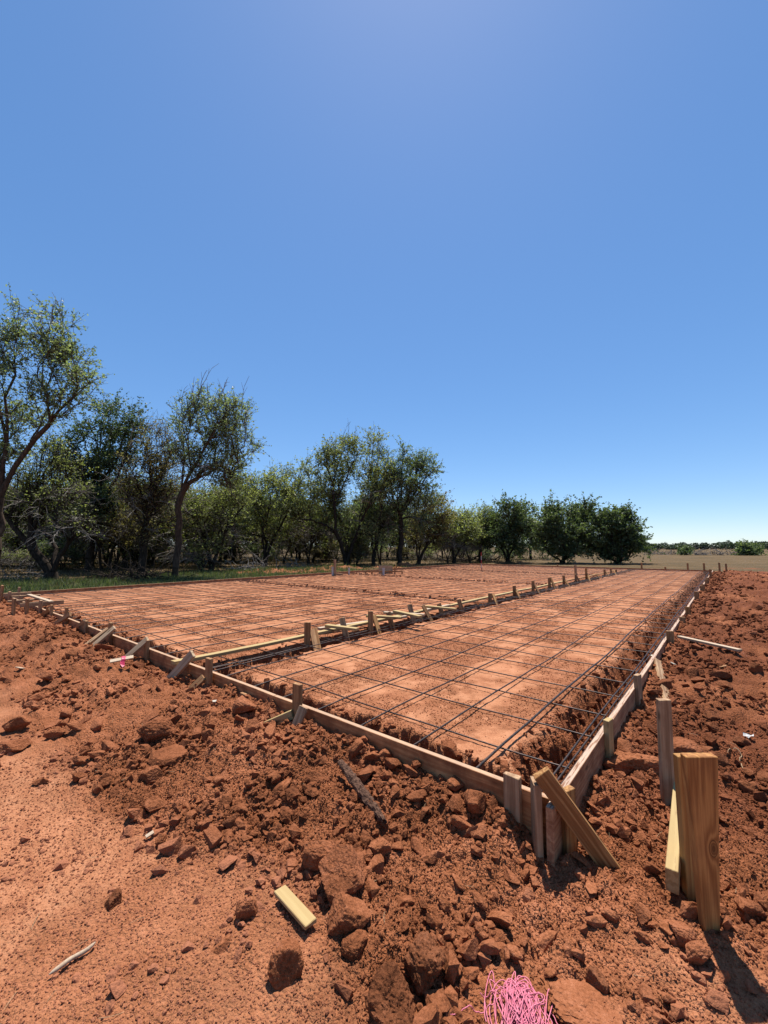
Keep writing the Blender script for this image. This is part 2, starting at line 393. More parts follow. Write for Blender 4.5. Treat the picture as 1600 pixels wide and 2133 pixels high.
M['leafB'] = mat_leaf('dark_leaf', (.040, .057, .030), (.098, .126, .062), (.20, .23, .125))
M['leafC'] = mat_leaf('olive_leaf', (.092, .104, .048), (.205, .218, .098), (.35, .355, .17))
M['leafD'] = mat_leaf('rusty_leaf', (.10, .072, .040), (.18, .145, .072), (.24, .215, .105))
M['grass'] = mat_leaf('grass_blade', (.040, .052, .022), (.078, .098, .042), (.145, .160, .085), .4)
M['farleaf'] = mat_leaf('far_foliage', (.030, .044, .026), (.055, .074, .042), (.085, .105, .062), .2)

# ------------------------------------------------------------------ ground sheet
def axis_lines(c, lo, hi):
    def side(lim):
        out = [0.0]; d = 0.0
        while d < lim:
            st = max(.0125, .0095 * d) if d < 30 else .03 * d
            d += st; out.append(min(d, lim))
        return np.array(out)
    a = c - side(c - lo)[::-1]; b = c + side(hi - c)
    return np.concatenate([a[:-1], b])
gx = axis_lines(CAM[0] - .9, -3000, 2500); gy = axis_lines(CAM[1] + 1.6, -45, 3500)
for edge, arr in ((0.0, 'x'), (-15.0, 'x'), (0.0, 'y'), (27.2, 'y')): pass
GX, GY = np.meshgrid(gx, gy)
GZ = height(GX, GY)
nx, ny = len(gx), len(gy)
idx = np.arange(nx * ny).reshape(ny, nx)
quads = np.stack([idx[:-1, :-1], idx[:-1, 1:], idx[1:, 1:], idx[1:, :-1]], axis=-1).reshape(-1, 4)
gme = raw_mesh('ground', np.stack([GX.ravel(), GY.ravel(), GZ.ravel()], 1), quads, 4, True)
def put_attr(me, name, arr):
    a = me.attributes.new(name, 'FLOAT', 'POINT'); a.data.foreach_set('value', np.ascontiguousarray(arr.ravel(), dtype=np.float32))
wob = fbm(GX * .35, GY * .35, 90, 4)
redm = sst(-16.4, -15.6, GX + wob * .5) * sst(30.0, 28.6, GY + wob * .8) * sst(45, 36, GX + 3 * wob)
for hx, hy, hr in ((-18.6, 14.5, 2.0), (-19.5, 17.5, 2.3), (-17.8, 20.5, 1.8), (-18.3, 23.4, 1.4), (-20.8, 12.6, 1.8)):
    redm = np.maximum(redm, sst(1.0, .5, np.hypot(GX - hx, GY - hy) / hr + .6 * wob) * .8)
redm = np.maximum(redm, sst(.55, .9, wob) * sst(-30, -17, GX) * .8 * (GY < 40))
green = sst(-15.5, -16.6, GX + wob * .6) * sst(-27, -22, GX + 3 * wob) * sst(26, 14, GY + 4 * wob)
smooth = np.clip(1 - rough_mask(GX, GY) * 1.4, 0, 1) * (.30 + .42 * sst(-.25, .3, fbm(GX * .7, GY * .7, 170, 3) + .25 * sst(-1.2, -2.4, GX)))
isin = (GX < 0) & (GX > SLX) & (GY > 0) & (GY < SLY)
patch = fbm(GX * 1.15, GY * .9, 120, 4, .6)
patch = patch * .8 + .34 * fbm(GX * 5, GY * 4, 160, 4, .65)
padsm = sst(-.16, .26, patch) * sst(.75, 1.0, trench_mask(GX, GY))
smooth = np.where(isin, (.30 + .52 * padsm) * sst(.75, 1.0, trench_mask(GX, GY)), smooth)
damp_dark = np.where(isin, (1 - trench_mask(GX, GY)) * .45, 0)  # trench floors and sides toned darker than the pad
damp_dark = np.maximum(damp_dark, .75 * sst(.15, 1.2, GY) * sst(.0, .25, GX) * sst(-.35, .2, fbm(GX * .9, GY * .5, 130, 3) + .15))
put_attr(gme, 'red', redm); put_attr(gme, 'green', green); put_attr(gme, 'smooth', smooth); put_attr(gme, 'damp_dark', damp_dark)
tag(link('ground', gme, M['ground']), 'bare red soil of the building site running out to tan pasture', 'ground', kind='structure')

# ------------------------------------------------------------------ timber
def board_mesh(L, Wd, T, bow=0.0, nseg=1, bev=.0025, taper=0.0, seed=0):
    """a sawn length of timber: x from 0 to L, width in y, thickness in z"""
    bm = bmesh.new(); rr = random.Random(seed)
    xs = [L * k / nseg for k in range(nseg + 1)]
    ph = rr.uniform(0, 6.28)
    rings = []
    for x in xs:
        b = bow * math.sin(math.pi * x / L) + (bow * .5 * math.sin(ph + 9 * x / max(L, .1)) if nseg > 2 else 0)
        w = Wd / 2
        if taper: w = Wd / 2 * (1 - taper * (1 - x / L))
        e = rr.uniform(-.003, .003) if x in (0, L) else 0
        rings.append([bm.verts.new((x + s * e, sy * w, sz * T / 2 + b)) for s, (sy, sz) in zip((1, -1, .5, -.5), ((-1, -1), (1, -1), (1, 1), (-1, 1)))])
    for a, b in zip(rings, rings[1:]):
        for k in range(4): bm.faces.new((a[k], a[(k + 1) % 4], b[(k + 1) % 4], b[k]))
    bm.faces.new(rings[0][::-1]); bm.faces.new(rings[-1])
    bmesh.ops.recalc_face_normals(bm, faces=bm.faces)
    bmesh.ops.bevel(bm, geom=[e for e in bm.edges if len(e.link_faces) == 2 and e.calc_face_angle(0) > .5], offset=bev, segments=1, affect='EDGES')
    me = bpy.data.meshes.new('board'); bm.to_mesh(me); bm.free(); return me
NB = [0]
def plank(name, p0, p1, Wd, T, wdir, mat, label, cat, group=None, bow=0.0, nseg=1, taper=0.0, bev=.0025):
    p0 = Vector(p0); p1 = Vector(p1); x = (p1 - p0); L = x.length; x.normalize()
    w = Vector(wdir); w = (w - x * w.dot(x)).normalized(); z = x.cross(w)
    NB[0] += 1
    me = board_mesh(L, Wd, T, bow, nseg, bev, taper, NB[0]); me.name = name
    o = link(name, me, M[mat])
    o.matrix_world = Matrix(((x.x, w.x, z.x, p0.x), (x.y, w.y, z.y, p0.y), (x.z, w.z, z.z, p0.z), (0, 0, 0, 1)))
    return tag(o, label, cat, group)
TOP = .30
rj = random.Random(3)
# near form: boards end to end along the near side of the pad
cuts = [0.0, -2.36, -3.93, -7.0, -10.1, -13.0, -15.06]
who = ['from the front corner to the first tall stake', 'between the first tall stake and the divider beam', 'just left of the divider beam', 'second left of the divider beam',
       'third left of the divider beam', 'at the far left corner']
for k, (a, b) in enumerate(zip(cuts, cuts[1:])):
    plank('form_board', (a - .002, -.019 + rj.uniform(-.002, .002), TOP - .143), (b + .002, -.019 + rj.uniform(-.003, .003), TOP - .143), .286, .038, (0, 0, 1), 'form',
          'wide near form board, ' + who[k], 'form board', 'form boards round the pad', bow=.006, nseg=6)
cuts = [-.115, 4.9, 9.8, 14.7, 19.6, 24.5, 27.2]
who = ['reaching from the front corner', 'second from the front corner', 'third from the front corner', 'fourth from the front corner', 'next to last before the far corner', 'at the far right corner']
for k, (a, b) in enumerate(zip(cuts, cuts[1:])):
    plank('form_board', (.019 + .01 * k * .6, a + .002, TOP - .143), (.019 + .01 * (k + 1) * .6, b - .002, TOP - .143), .286, .038, (0, 0, 1), 'form_white',
          'soil splashed form board of the right side, ' + who[k], 'form board', 'form boards round the pad', bow=.006, nseg=6)
cuts = [-.04, 5.0, 10.0, 15.0, 20.0, 24.5, 27.24]
for k, (a, b) in enumerate(zip(cuts, cuts[1:])):
    plank('form_board', (SLX - .019, a + .002, TOP - .12), (SLX - .019, b - .002, TOP - .12), .24, .038, (0, 0, 1), 'form',
          'shaded form board along the tree side of the pad, %s from the near end' % ordinal(k + 1), 'form board', 'form boards round the pad', bow=.005, nseg=6)
cuts = [.03, -4.8, -9.9, -15.0]
for k, (a, b) in enumerate(zip(cuts, cuts[1:])):
    plank('form_board', (a - .002, SLY + .019, TOP - .13), (b + .002, SLY + .019, TOP - .13), .26, .038, (0, 0, 1), 'form',
          'dark form board on the far side of the pad, %s from the right corner' % ordinal(k + 1), 'form board', 'form boards round the pad', bow=.005, nseg=6)
# divider beam
cuts = [-.17, 4.6, 9.4, 14.2, 19.0, 23.2]
for k, (a, b) in enumerate(zip(cuts, cuts[1:])):
    z = TOP + .021
    plank('divider_beam', (-4.03 + .004 * k, a + .002, z), (-4.03 + .004 * (k + 1), b - .002, z), .089, .038, (1, 0, 0), 'yellow' if k < 3 else 'pine',
          'yellow beam hung on stakes across the pad, %s length from the near form' % ordinal(k + 1), 'beam', 'beams of the divider line', bow=.010, nseg=8)

def stake(x, y, ztop, face, mat, label, group, zbot=None, lean=(0, 0), Wd=.089, T=.038):
    g = h1(x, y) - .15 if zbot is None else zbot
    return plank('wooden_stake', (x, y, g), (x + lean[0], y + lean[1], ztop), Wd, T, face, mat, label, 'stake', group)
def foot(fx, fy):
    q = on_z(fx, fy, .20); q[1] -= .10; q[2] = min(h1(q[0], q[1]), .22) - .01; return tuple(q)
def brace(p_top, p_bot, mat, label, group, face=(1, 0, 0), Wd=.07, T=.036):
    return plank('wooden_brace', p_bot, p_top, Wd, T, face, mat, label, 'brace', group)
G1, G2 = 'stakes along the near form', 'braces along the near form'
YS = -.0585
# near form, from the front corner leftwards
p = on_y(1067, 1614, YS); stake(p[0], YS, p[2], (1, 0, 0), 'grey', 'short grey block standing flush against the form beside the front corner', G1, zbot=.05)
p = on_y(1116, 1626, -.085); stake(p[0], -.085, p[2], (.55, -.85, 0), 'grey', 'grey stake at the front corner, left of the leaning brace', G1, zbot=-.15)
stake(.060, .055, .335, (0.35, 1, 0), 'pine', 'stake outside the front corner hidden behind the leaning brace', 'stakes along the right form', zbot=-.15)
brace((-.02, -.10, .452), (.27, .10, -.03), 'pine', 'thick brace leaning over the front corner down to the right', None, face=(.75, .45, 0), Wd=.089, T=.04)
p = on_y(620, 1424, YS); stake(p[0], YS, p[2], (1, 0, .0), 'stake', 'tall stake in the middle of the near form with two braces at its foot', G1)
x0 = p[0]
brace((x0 - .02, -.085, .24), (x0 - .34, -.22, .07), 'yellow', 'yellow brace lying left of the tall stake on the near form', G2, face=(0, 0, 1))
brace((x0 + .115, -.085, .33), (x0 + .08, -.235, .01), 'grey', 'grey brace tipped right of the tall stake on the near form', G2, face=(1, .5, 0))
p = on_y(509, 1444, YS); stake(p[0], YS, p[2], (1, 0, 0), 'stake', 'short block against the near form between tall stake and divider', G1, zbot=.05)
p = on_y(436, 1371, YS - .02); stake(p[0], YS - .02, p[2], (1, 0, 0), 'stake', 'stake in front of the end of the yellow divider beam', G1)
x0 = p[0]
brace((x0 - .05, -.10, .26), (x0 - .17, -.30, .05), 'stake', 'narrow brace against the stake at the divider beam', G2, face=(1, .5, 0))
p = on_y(402, 1361, -.05); brace((p[0], -.05, p[2]), foot(371, 1400), 'pale', 'broad pale brace propped left of the divider beam end', G2, face=(1, .3, 0), Wd=.089)
def near_pair(px, py, fx, fy, stx, words, m1='pale', m2='stake', top=None):
    p = on_y(px, py + 3, -.05)
    brace((p[0], -.05, p[2]), foot(fx, fy), m1, 'brace propped on the near form, ' + words, G2, face=(1, .3, 0), Wd=.08)
    q = on_y(stx, top if top else py + 6, YS)
    stake(q[0], YS, q[2], (1, 0, 0), m2, 'stake against the near form, ' + words, G1)
near_pair(308, 1328, 279, 1367, 306, 'second group left of the divider beam', top=1333)
near_pair(239, 1304, 212, 1341, 231, 'third group left of the divider beam', 'pale', 'stake', top=1297)
p = on_y(226, 1309, -.05); brace((p[0], -.05, p[2]), foot(197, 1341), 'grey', 'grey second brace beside the pale one in the third group', G2, face=(1, .3, 0))
near_pair(178, 1290, 167, 1304, 180, 'fourth group left of the divider beam', top=1293)
near_pair(147, 1276, 122, 1299, 139, 'fifth group left of the divider beam', 'stake', top=1265)
near_pair(104, 1267, 92, 1280, 108, 'sixth group left of the divider beam', 'stake', top=1260)
for k, (px, py, w) in enumerate([(84, 1250, 'small'), (57, 1247, 'broad'), (42, 1240, 'narrow'), (30, 1247, 'leaning'), (20, 1232, 'tall'), (4, 1219, 'reddish'), (40, 1223, 'squat')]):
    yy = (YS, YS - .25, YS, YS - .5, YS - .1, -.3, .2)[k]
    p = on_y(px, py, yy); stake(p[0], yy, p[2], (1, .2, 0), 'stake' if k % 2 else 'grey', '%s stake in the jumble of timber at the left corner' % w, G1, lean=(rj.uniform(-.04, .08), 0))
for k, (a, b, w) in enumerate([((16, 1253), (104, 1247), 'lowest'), ((41, 1261), (133, 1254), 'longest'), ((24, 1243), (84, 1240), 'middle'), ((0, 1240), (65, 1237), 'leftmost'), ((60, 1239), (107, 1254), 'pale')]):
    p = on_z(*a, .345 + .012 * k); q = on_z(*b, .345 + .012 * k)
    plank('loose_board', p, q, .089, .038, (0, 0, 1) if k % 2 else (p[1] - q[1], q[0] - p[0], 0), 'pale' if k == 4 else 'grey', '%s loose board lying across the form at the left corner' % w, 'board', 'boards lying at the left corner')

# divider stakes and braces (tops and feet read off the photo, standing on the walk side of the beam)
GD, GB = 'stakes along the divider beam', 'braces along the divider beam'
ds = [(640, 1296, 1352, 'stake'), (724, 1288, 1336, 'grey'), (772, 1273, 1322, 'stake'), (820, 1276, 1312, 'stake'), (864, 1260, 1302, 'grey'), (924, 1258, 1286, 'stake'), (965, 1249, 1278, 'stake'),
      (1021, 1236, 1259, 'stake'), (1072, 1220, 1246, 'stake'), (1111, 1210, 1236, 'stake'), (1145, 1203, 1227, 'stake'), (1175, 1199, 1219, 'stake'), (1200, 1177, 1213, 'grey'), (1222, 1183, 1209, 'pine'), (1260, 1186, 1201, 'stake'), (1273, 1184, 1197, 'stake'), (1284, 1186, 1195, 'stake')]
XD = [-3.90, -3.82, -3.87, -3.78, -3.78, -3.82, -3.75] + [-3.95] * 10
for k, (px, pt, pb, m) in enumerate(ds):
    f = on_x(px + (3 if k in (1, 3, 4, 5, 6) else 0), pb, XD[k])
    lean = (.0, .0)
    if k in (1, 3, 4, 5, 6): lean = (-.13, -.03)
    zt = z_of((f[0], f[1]), pt)
    stake(f[0], f[1], zt, (.75, .66, 0), m, '%s stake along the yellow divider beam, counted from the near form' % ordinal(k + 1), GD, zbot=f[2] - .12, lean=lean)
bs = [((650, 1312), (660, 1354)), ((655, 1309), (666, 1355)), ((779, 1282), (793, 1322)), ((881, 1261), (902, 1294)), ((1027, 1238), (1037, 1260)), ((1074, 1228), (1085, 1247)), ((1113, 1218), (1126, 1237)),
      ((1147, 1203), (1158, 1228)), ((1176, 1208), (1187, 1220)), ((1198, 1196), (1212, 1216)), ((1223, 1195), (1230, 1210)), ((1242, 1196), (1252, 1206)), ((1262, 1190), (1270, 1201)), ((1277, 1187), (1284, 1196))]
for k, (a, b) in enumerate(bs):
    f = on_x(b[0], b[1], -3.70 if k < 4 else -3.72)
    t_ = on_x(a[0], a[1], -3.93 if k < 2 else -3.92)
    brace(tuple(t_), (f[0], f[1], f[2] - .05), 'pine' if k % 3 else 'stake', '%s sloping brace along the yellow divider beam, counted from the near form' % ordinal(k + 1), GB, face=(.5, .86, 0))
for k, (a, b, z, m, w) in enumerate([((664, 1310), (846, 1284), .30, 'pale', 'long pale'), ((680, 1303), (745, 1311), .385, 'yellow', 'short'), ((764, 1283), (836, 1287), .40, 'yellow', 'low yellow'), ((800, 1276), (884, 1281), .40, 'pale', 'pale'),
                                      ((822, 1273), (876, 1285), .44, 'yellow', 'high yellow'), ((886, 1263), (950, 1269), .385, 'yellow', 'farthest'), ((885, 1271), (935, 1261), .345, 'pale', 'slanting')]):
    p = on_z(*a, z); q = on_z(*b, z)
    dv = q - p
    plank('loose_board', p, q, .089, .038, (-dv[1], dv[0], 0), m, '%s loose board lying on the divider beam among its stakes' % w, 'board', 'boards lying on the divider beam')

# right form stakes
GR = 'stakes along the right form'
rs = [(1269, 1498, 1555, 'yellow', 'short yellow topped stake on the right form, nearest the front corner'), (1331, 1405, 1470, 'grey', 'grey stake on the right form standing above the white spattered board'),
      (1374, 1377, 1404, 'stake', 'squat stake with a small brace on the right form'), (1400, 1314, 1337, 'stake', 'stake on the right form at the end of the long loose plank'),
      (1425, 1285, 1297, 'stake', 'low broad stake on the right form, fifth from the front corner'), (1442, 1264, 1279, 'pine', 'sixth stake on the right form from the front corner'), (1460, 1232, 1250, 'stake', 'seventh stake on the right form from the front corner'),
      (1468, 1220, 1232, 'stake', 'eighth stake on the right form from the front corner'), (1473, 1217, 1228, 'stake', 'ninth stake on the right form from the front corner'), (1478, 1206, 1217, 'stake', 'tenth stake on the right form from the front corner'),
      (1483, 1203, 1214, 'stake', 'eleventh stake on the right form from the front corner'), (1492, 1186, 1203, 'stake', 'last stake on the right form before the far corner')]
for k, (px, pt, pb, m, lab) in enumerate(rs):
    if k < 3: f = on_x(px, pb, .062 + .004 * k)
    else: f = on_z(px, pb, .265); f[0] = .066 + .005 * k
    zt = z_of((f[0], f[1]), pt)
    stake(f[0], f[1], zt, (.2, 1, 0) if k < 3 else (1, .5, 0), m, lab, GR, zbot=-.1, Wd=.075 if k == 0 else .089)
p = on_x(1369, 1376, .07); q = on_x(1392, 1402, .30); brace(tuple(p), (q[0], q[1], h1(q[0], q[1]) - .02), 'grey', 'small brace behind the squat stake on the right form', None, face=(0, 1, 0))
# far form stakes
GF = 'stakes along the far form'
for k, (px, pt) in enumerate([(1513, 1174), (1499, 1172), (1467, 1173), (1433, 1173), (1386, 1181), (1337, 1172), (1162, 1176), (1109, 1181), (1057, 1176), (1015, 1177), (973, 1177), (930, 1175), (899, 1175), (860, 1175)]):
    f = on_y(px, 1184, SLY + .06); zt = z_of((f[0], f[1]), pt)
    stake(f[0], f[1], zt, (1, 0, 0), 'stake', 'stake behind the far form, %s from the right corner' % ordinal(k + 1), GF, zbot=0)

# loose timber by the front corner
pt_ = at_depth(1456, 1572, 1.83); pb_ = at_depth(1480, 1962, 1.83)
plank('wide_stake', tuple(pb_ - (pt_ - pb_) * .25), tuple(pt_), .134, .040, (RGT[0], RGT[1], 0), 'knotty', 'broad upright plank with a dark knot, nearest the camera on the right', 'stake', taper=.74, bev=.003)
p2 = on_z(1428, 1875, .0)
p2 = p2 + RGT * .004
plank('wooden_stake', (p2[0] + .02, p2[1] + .02, -.1), (p2[0] + .012, p2[1] + .02, z_of((p2[0], p2[1]), 1574)), .060, .038, (RGT[0], RGT[1], 0), 'honey', 'narrower upright stake hidden behind the broad knotted plank', 'stake')
a = at_depth(1400, 1836, 1.98); b = at_depth(1414, 1648, 2.62)
plank('propped_timber', tuple(a), tuple(b), .049, .10, (RGT[0], RGT[1], 0), 'yellow', 'sunlit timber propped level beside the broad knotted plank', 'timber')
p = on_z(1392, 1675, .03)
plank('wooden_stake', (p[0], p[1], -.15), (p[0] + .005, p[1], z_of((p[0], p[1]), 1456)), .075, .038, (RGT[0], RGT[1], 0), 'grey', 'tall grey stake standing alone right of the front corner', 'stake')
a = hit(1415, 1340); b = hit(1543, 1367); a[2] += .09; b[2] += .07
plank('loose_plank', a, b, .075, .030, (b[1] - a[1], a[0] - b[0], 0), 'pale', 'long pale plank lying on the red spoil right of the pad', 'plank')

# ------------------------------------------------------------------ reinforcing bars
def bar(name, pts, r, label, cat, group, mat='rebar'):
    v, f = polytube(pts, r, 7)
    o = link(name, raw_mesh(name, v, f, 4, True), M[mat]); return tag(o, label, cat, group)
us = [.477 * k for k in range(1, 31)]
GU, GV = 'long bars of the reinforcing grid', 'cross bars of the reinforcing grid'
for k, x in enumerate(us):
    if abs(x - 3.82) < .05: continue
    ys = np.linspace(.012 + .02 * rj.random(), SLY - .1, 60)
    z = .262 + .006 * np.sin(ys * 1.3 + k) + .003 * np.sin(ys * 5.1 + 2 * k) - .012 * sst(.5, .05, ys)
    xx = -x + .012 * np.sin(ys * .5 + 1.7 * k) + .006 * np.sin(ys * 2.1 + k)
    bar('rebar', np.stack([xx, ys, z], 1), .0085 if k == 0 else .0066, 'steel bar running away lengthwise in the grid, %s from the right form' % ordinal(k + 1), 'rebar', GU)
vys = [.45 + .514 * k for k in range(0, 53)]
for k, y in enumerate(vys):
    if y > SLY - .15: break
    xs = np.linspace(-.045, SLX + .08, 50)
    z = .2475 + .005 * np.sin(xs * 1.7 + k) + .004 * np.sin(xs * 4.3 + 3 * k)
    yy = y + .012 * np.sin(xs * .8 + 2.2 * k) + .03 * (rj.random() - .5)
    bar('rebar', np.stack([xs, yy, z], 1), .0058, 'steel bar lying crosswise in the grid, %s from the near form' % ordinal(k + 1), 'rebar', GV)
for x, z, w in ((-.085, .256, 'inner upper'), (-.05, .247, 'outer upper'), (-.11, .10, 'inner lower'), (-.05, .08, 'outer lower')):
    ys = np.linspace(.05, SLY - .1, 60)
    bar('rebar', np.stack([x + .006 * np.sin(ys * .9 + z * 40), ys, z + .006 * np.sin(ys * 1.9 + x * 90)], 1), .0066, '%s bar in the footing trench along the right form' % w, 'rebar', 'bars in the right trench')
for x, z, w in ((-3.70, .235, 'right upper'), (-3.86, .215, 'middle'), (-3.66, .13, 'right lower'), (-3.93, .20, 'left')):
    ys = np.linspace(.05, SLY - .1, 60)
    bar('rebar', np.stack([x + .01 * np.sin(ys * .9 + z * 40), ys, z + .008 * np.sin(ys * 1.9 + x * 9)], 1), .0066, '%s bar in the trench under the divider beam' % w, 'rebar', 'bars in the divider trench')
for y, z, w in ((.10, .14, 'front'), (.17, .06, 'back')):
    xs = np.linspace(-.05, SLX + .1, 50)
    bar('rebar', np.stack([xs, y + .008 * np.sin(xs * 1.1), z + .008 * np.sin(xs * 1.9)], 1), .0062, '%s bar low in the footing trench behind the near form' % w, 'rebar', 'bars in the near trench')

# ------------------------------------------------------------------ clods of earth
def ico(sub):
    bm = bmesh.new(); bmesh.ops.create_icosphere(bm, subdivisions=sub, radius=1)
    v = np.array([x.co[:] for x in bm.verts]); f = np.array([[q.index for q in fc.verts] for fc in bm.faces]); bm.free(); return v, f
ICO = {k: ico(k) for k in (1, 2, 3, 4, 5)}
def clod_shape(sub, seed, rough=.05, planes=9, flat=.75):
    g = np.random.default_rng(seed); d, f = ICO[sub]
    n = g.normal(size=(planes, 3)); n /= np.linalg.norm(n, axis=1, keepdims=True)
    h = g.uniform(.55, .95, planes)
    dots = d @ n.T; rr = np.where(dots > .08, h / np.maximum(dots, .08), 9).min(axis=1); rr = np.minimum(rr, 1.15)
    o = g.uniform(0, 50, 3)
    def n3(s, k): return (perlin(d[:, 0] * s + o[0], d[:, 1] * s + o[1], k) + perlin(d[:, 1] * s + o[1], d[:, 2] * s + o[2], k + 3) + perlin(d[:, 2] * s + o[2], d[:, 0] * s + o[0], k + 5)) / 3
    rr = rr * (1 + rough * 2.2 * n3(2.1, seed) + rough * 1.5 * n3(5.3, seed + 9) + rough * 1.1 * n3(12, seed + 17))
    v = d * rr[:, None]; v[:, 2] *= flat; return v, f
def hull_shape(seed, n=13, flat=.7):
    g = np.random.default_rng(seed); p = g.normal(size=(n, 3)); p /= np.linalg.norm(p, axis=1, keepdims=True); p *= g.uniform(.72, 1.0, (n, 1)) * np.array([1, g.uniform(.65, 1), flat * g.uniform(.75, 1.2)])
    bm = bmesh.new()
    for q in p: bm.verts.new(q)
    bmesh.ops.convex_hull(bm, input=bm.verts[:]); loose = [v for v in bm.verts if not v.link_faces]; bmesh.ops.delete(bm, geom=loose, context='VERTS')
    bmesh.ops.triangulate(bm, faces=bm.faces[:])
    if n > 14:
        bmesh.ops.bevel(bm, geom=bm.edges[:], offset=.045, segments=1, affect='EDGES'); bmesh.ops.triangulate(bm, faces=bm.faces[:])
        bmesh.ops.subdivide_edges(bm, edges=bm.edges[:], cuts=2, use_grid_fill=True); bmesh.ops.triangulate(bm, faces=bm.faces[:])
    bmesh.ops.recalc_face_normals(bm, faces=bm.faces[:]); bm.verts.index_update()
    v = np.array([x.co[:] for x in bm.verts]); f = np.array([[q.index for q in fc.verts] for fc in bm.faces]); bm.free()
    if n > 14:
        o = g.uniform(0, 50, 3); nz = lambda s: np.stack([perlin(v[:, 1] * s + o[k], v[:, 2] * s + v[:, 0] * s * .7 + o[k], seed + k) for k in range(3)], 1)
        v = v + .045 * nz(2.6) + .028 * nz(7.0)
    return v, f
VAR1 = [clod_shape(1, 100 + k, .06, 7) for k in range(10)]
VAR2 = [hull_shape(200 + k, 12) for k in range(20)]
VAR3 = [hull_shape(300 + k, 17) for k in range(22)]
def rand_rot(n, g, tilt=1.0):
    a = g.uniform(0, 2 * math.pi, n); b = g.normal(0, .5 * tilt, n); c = g.normal(0, .5 * tilt, n)
    ca, sa, cb, sb, cc, sc = np.cos(a), np.sin(a), np.cos(b), np.sin(b), np.cos(c), np.sin(c)
    z = np.zeros(n); o = np.ones(n)
    Rz = np.stack([ca, -sa, z, sa, ca, z, z, z, o], 1).reshape(n, 3, 3)
    Rx = np.stack([o, z, z, z, cb, -sb, z, sb, cb], 1).reshape(n, 3, 3)
    Ry = np.stack([cc, z, sc, z, o, z, -sc, z, cc], 1).reshape(n, 3, 3)
    return Rz @ Rx @ Ry
def scatter(variants, P, size, g, sink=.35, tilt=1.0):
    parts_v, parts_f, o = [], [], 0
    which = g.integers(0, len(variants), len(P)); Rm = rand_rot(len(P), g, tilt)
    sc = size[:, None] * g.uniform(.75, 1.3, (len(P), 3))
    for k, (v, f) in enumerate(variants):
        m = which == k; n = int(m.sum())
        if not n: continue
        q = v[None] * sc[m][:, None, :]; q = np.einsum('nij,nvj->nvi', Rm[m], q)
        c = P[m].copy(); c[:, 2] += size[m] * (.5 - sink)
        q = q + c[:, None, :]
        parts_v.append(q.reshape(-1, 3)); parts_f.append((f[None] + (np.arange(n) * len(v))[:, None, None]).reshape(-1, 3) + o); o += n * len(v)
    return np.concatenate(parts_v), np.concatenate(parts_f)
def sample_outside(n, g, dmax, power=1.0, left=-17, field=None, rmin=.7):
    """points on the loose soil outside the forms, denser towards the middle of the site front"""
    out = []
    while sum(len(a) for a in out) < n:
        r = rmin + (dmax - rmin) * g.random(n * 3) ** power; a = g.uniform(-1.05, 1.05, n * 3)
        x = CAM[0] + RGT[0] * r * np.sin(a) + FWD[0] * r * np.cos(a); y = CAM[1] + RGT[1] * r * np.sin(a) + FWD[1] * r * np.cos(a)
        ok = (np.hypot(x - .12, y + .83) > .16) & ~((x < .05) & (x > SLX - .05) & (y > -.05) & (y < SLY + .05)) & (x > left) & (y < 28.5)
        cl = np.clip(.30 + 1.1 * fbm(x * 1.6, y * 1.6, 33, 3), .03, 1)
        ok &= g.random(len(x)) < (.10 + .90 * np.clip((rough_mask(x, y) - .1) * 1.2, 0, 1)) * cl if field is None else g.random(len(x)) < field(x, y)
        out.append(np.stack([x[ok], y[ok]], 1))
    p = np.concatenate(out)[:n]
    return np.concatenate([p, height(p[:, 0], p[:, 1])[:, None]], 1)
g = np.random.default_rng(11)
parts = []
# crumbs and small clods, past counting
P = sample_outside(95000, g, 4.2, 1.0, field=lambda x, y: .55 + .45 * rough_mask(x, y)); parts.append(scatter(VAR1, P, g.uniform(.0013, .0044, len(P)) * (1 + .16 * np.hypot(P[:, 0] - .78, P[:, 1] + 2.33)), g))
P = sample_outside(20000, g, 10, 1.2); parts.append(scatter(VAR1, P, np.exp(g.normal(-4.75, .40, len(P))) * (1 + .06 * np.hypot(P[:, 0], P[:, 1])), g))
P = sample_outside(3400, g, 14, 1.2); parts.append(scatter(VAR2, P, np.exp(g.normal(-3.58, .36, len(P))) * (1 + .05 * np.hypot(P[:, 0], P[:, 1])), g))
P = sample_outside(3000, g, 34, .8, rmin=6); parts.append(scatter(VAR2, P, np.exp(g.normal(-3.0, .38, len(P))), g))
# along the form boards
n = 1500; x = -g.random(n) ** 1.3 * 15; y = -.05 - np.abs(g.normal(0, .14, n)); P = np.stack([x, y, height(x, y)], 1); parts.append(scatter(VAR2, P, np.exp(g.normal(-3.8, .4, n)) * (1 + .05 * np.abs(x)), g))
n = 1700; y = .3 + g.random(n) ** 1.3 * 26; x = .06 + np.abs(g.normal(0, .28, n)); P = np.stack([x, y, height(x, y)], 1); parts.append(scatter(VAR2, P, np.exp(g.normal(-3.55, .4, n)) * (1 + .03 * y), g))
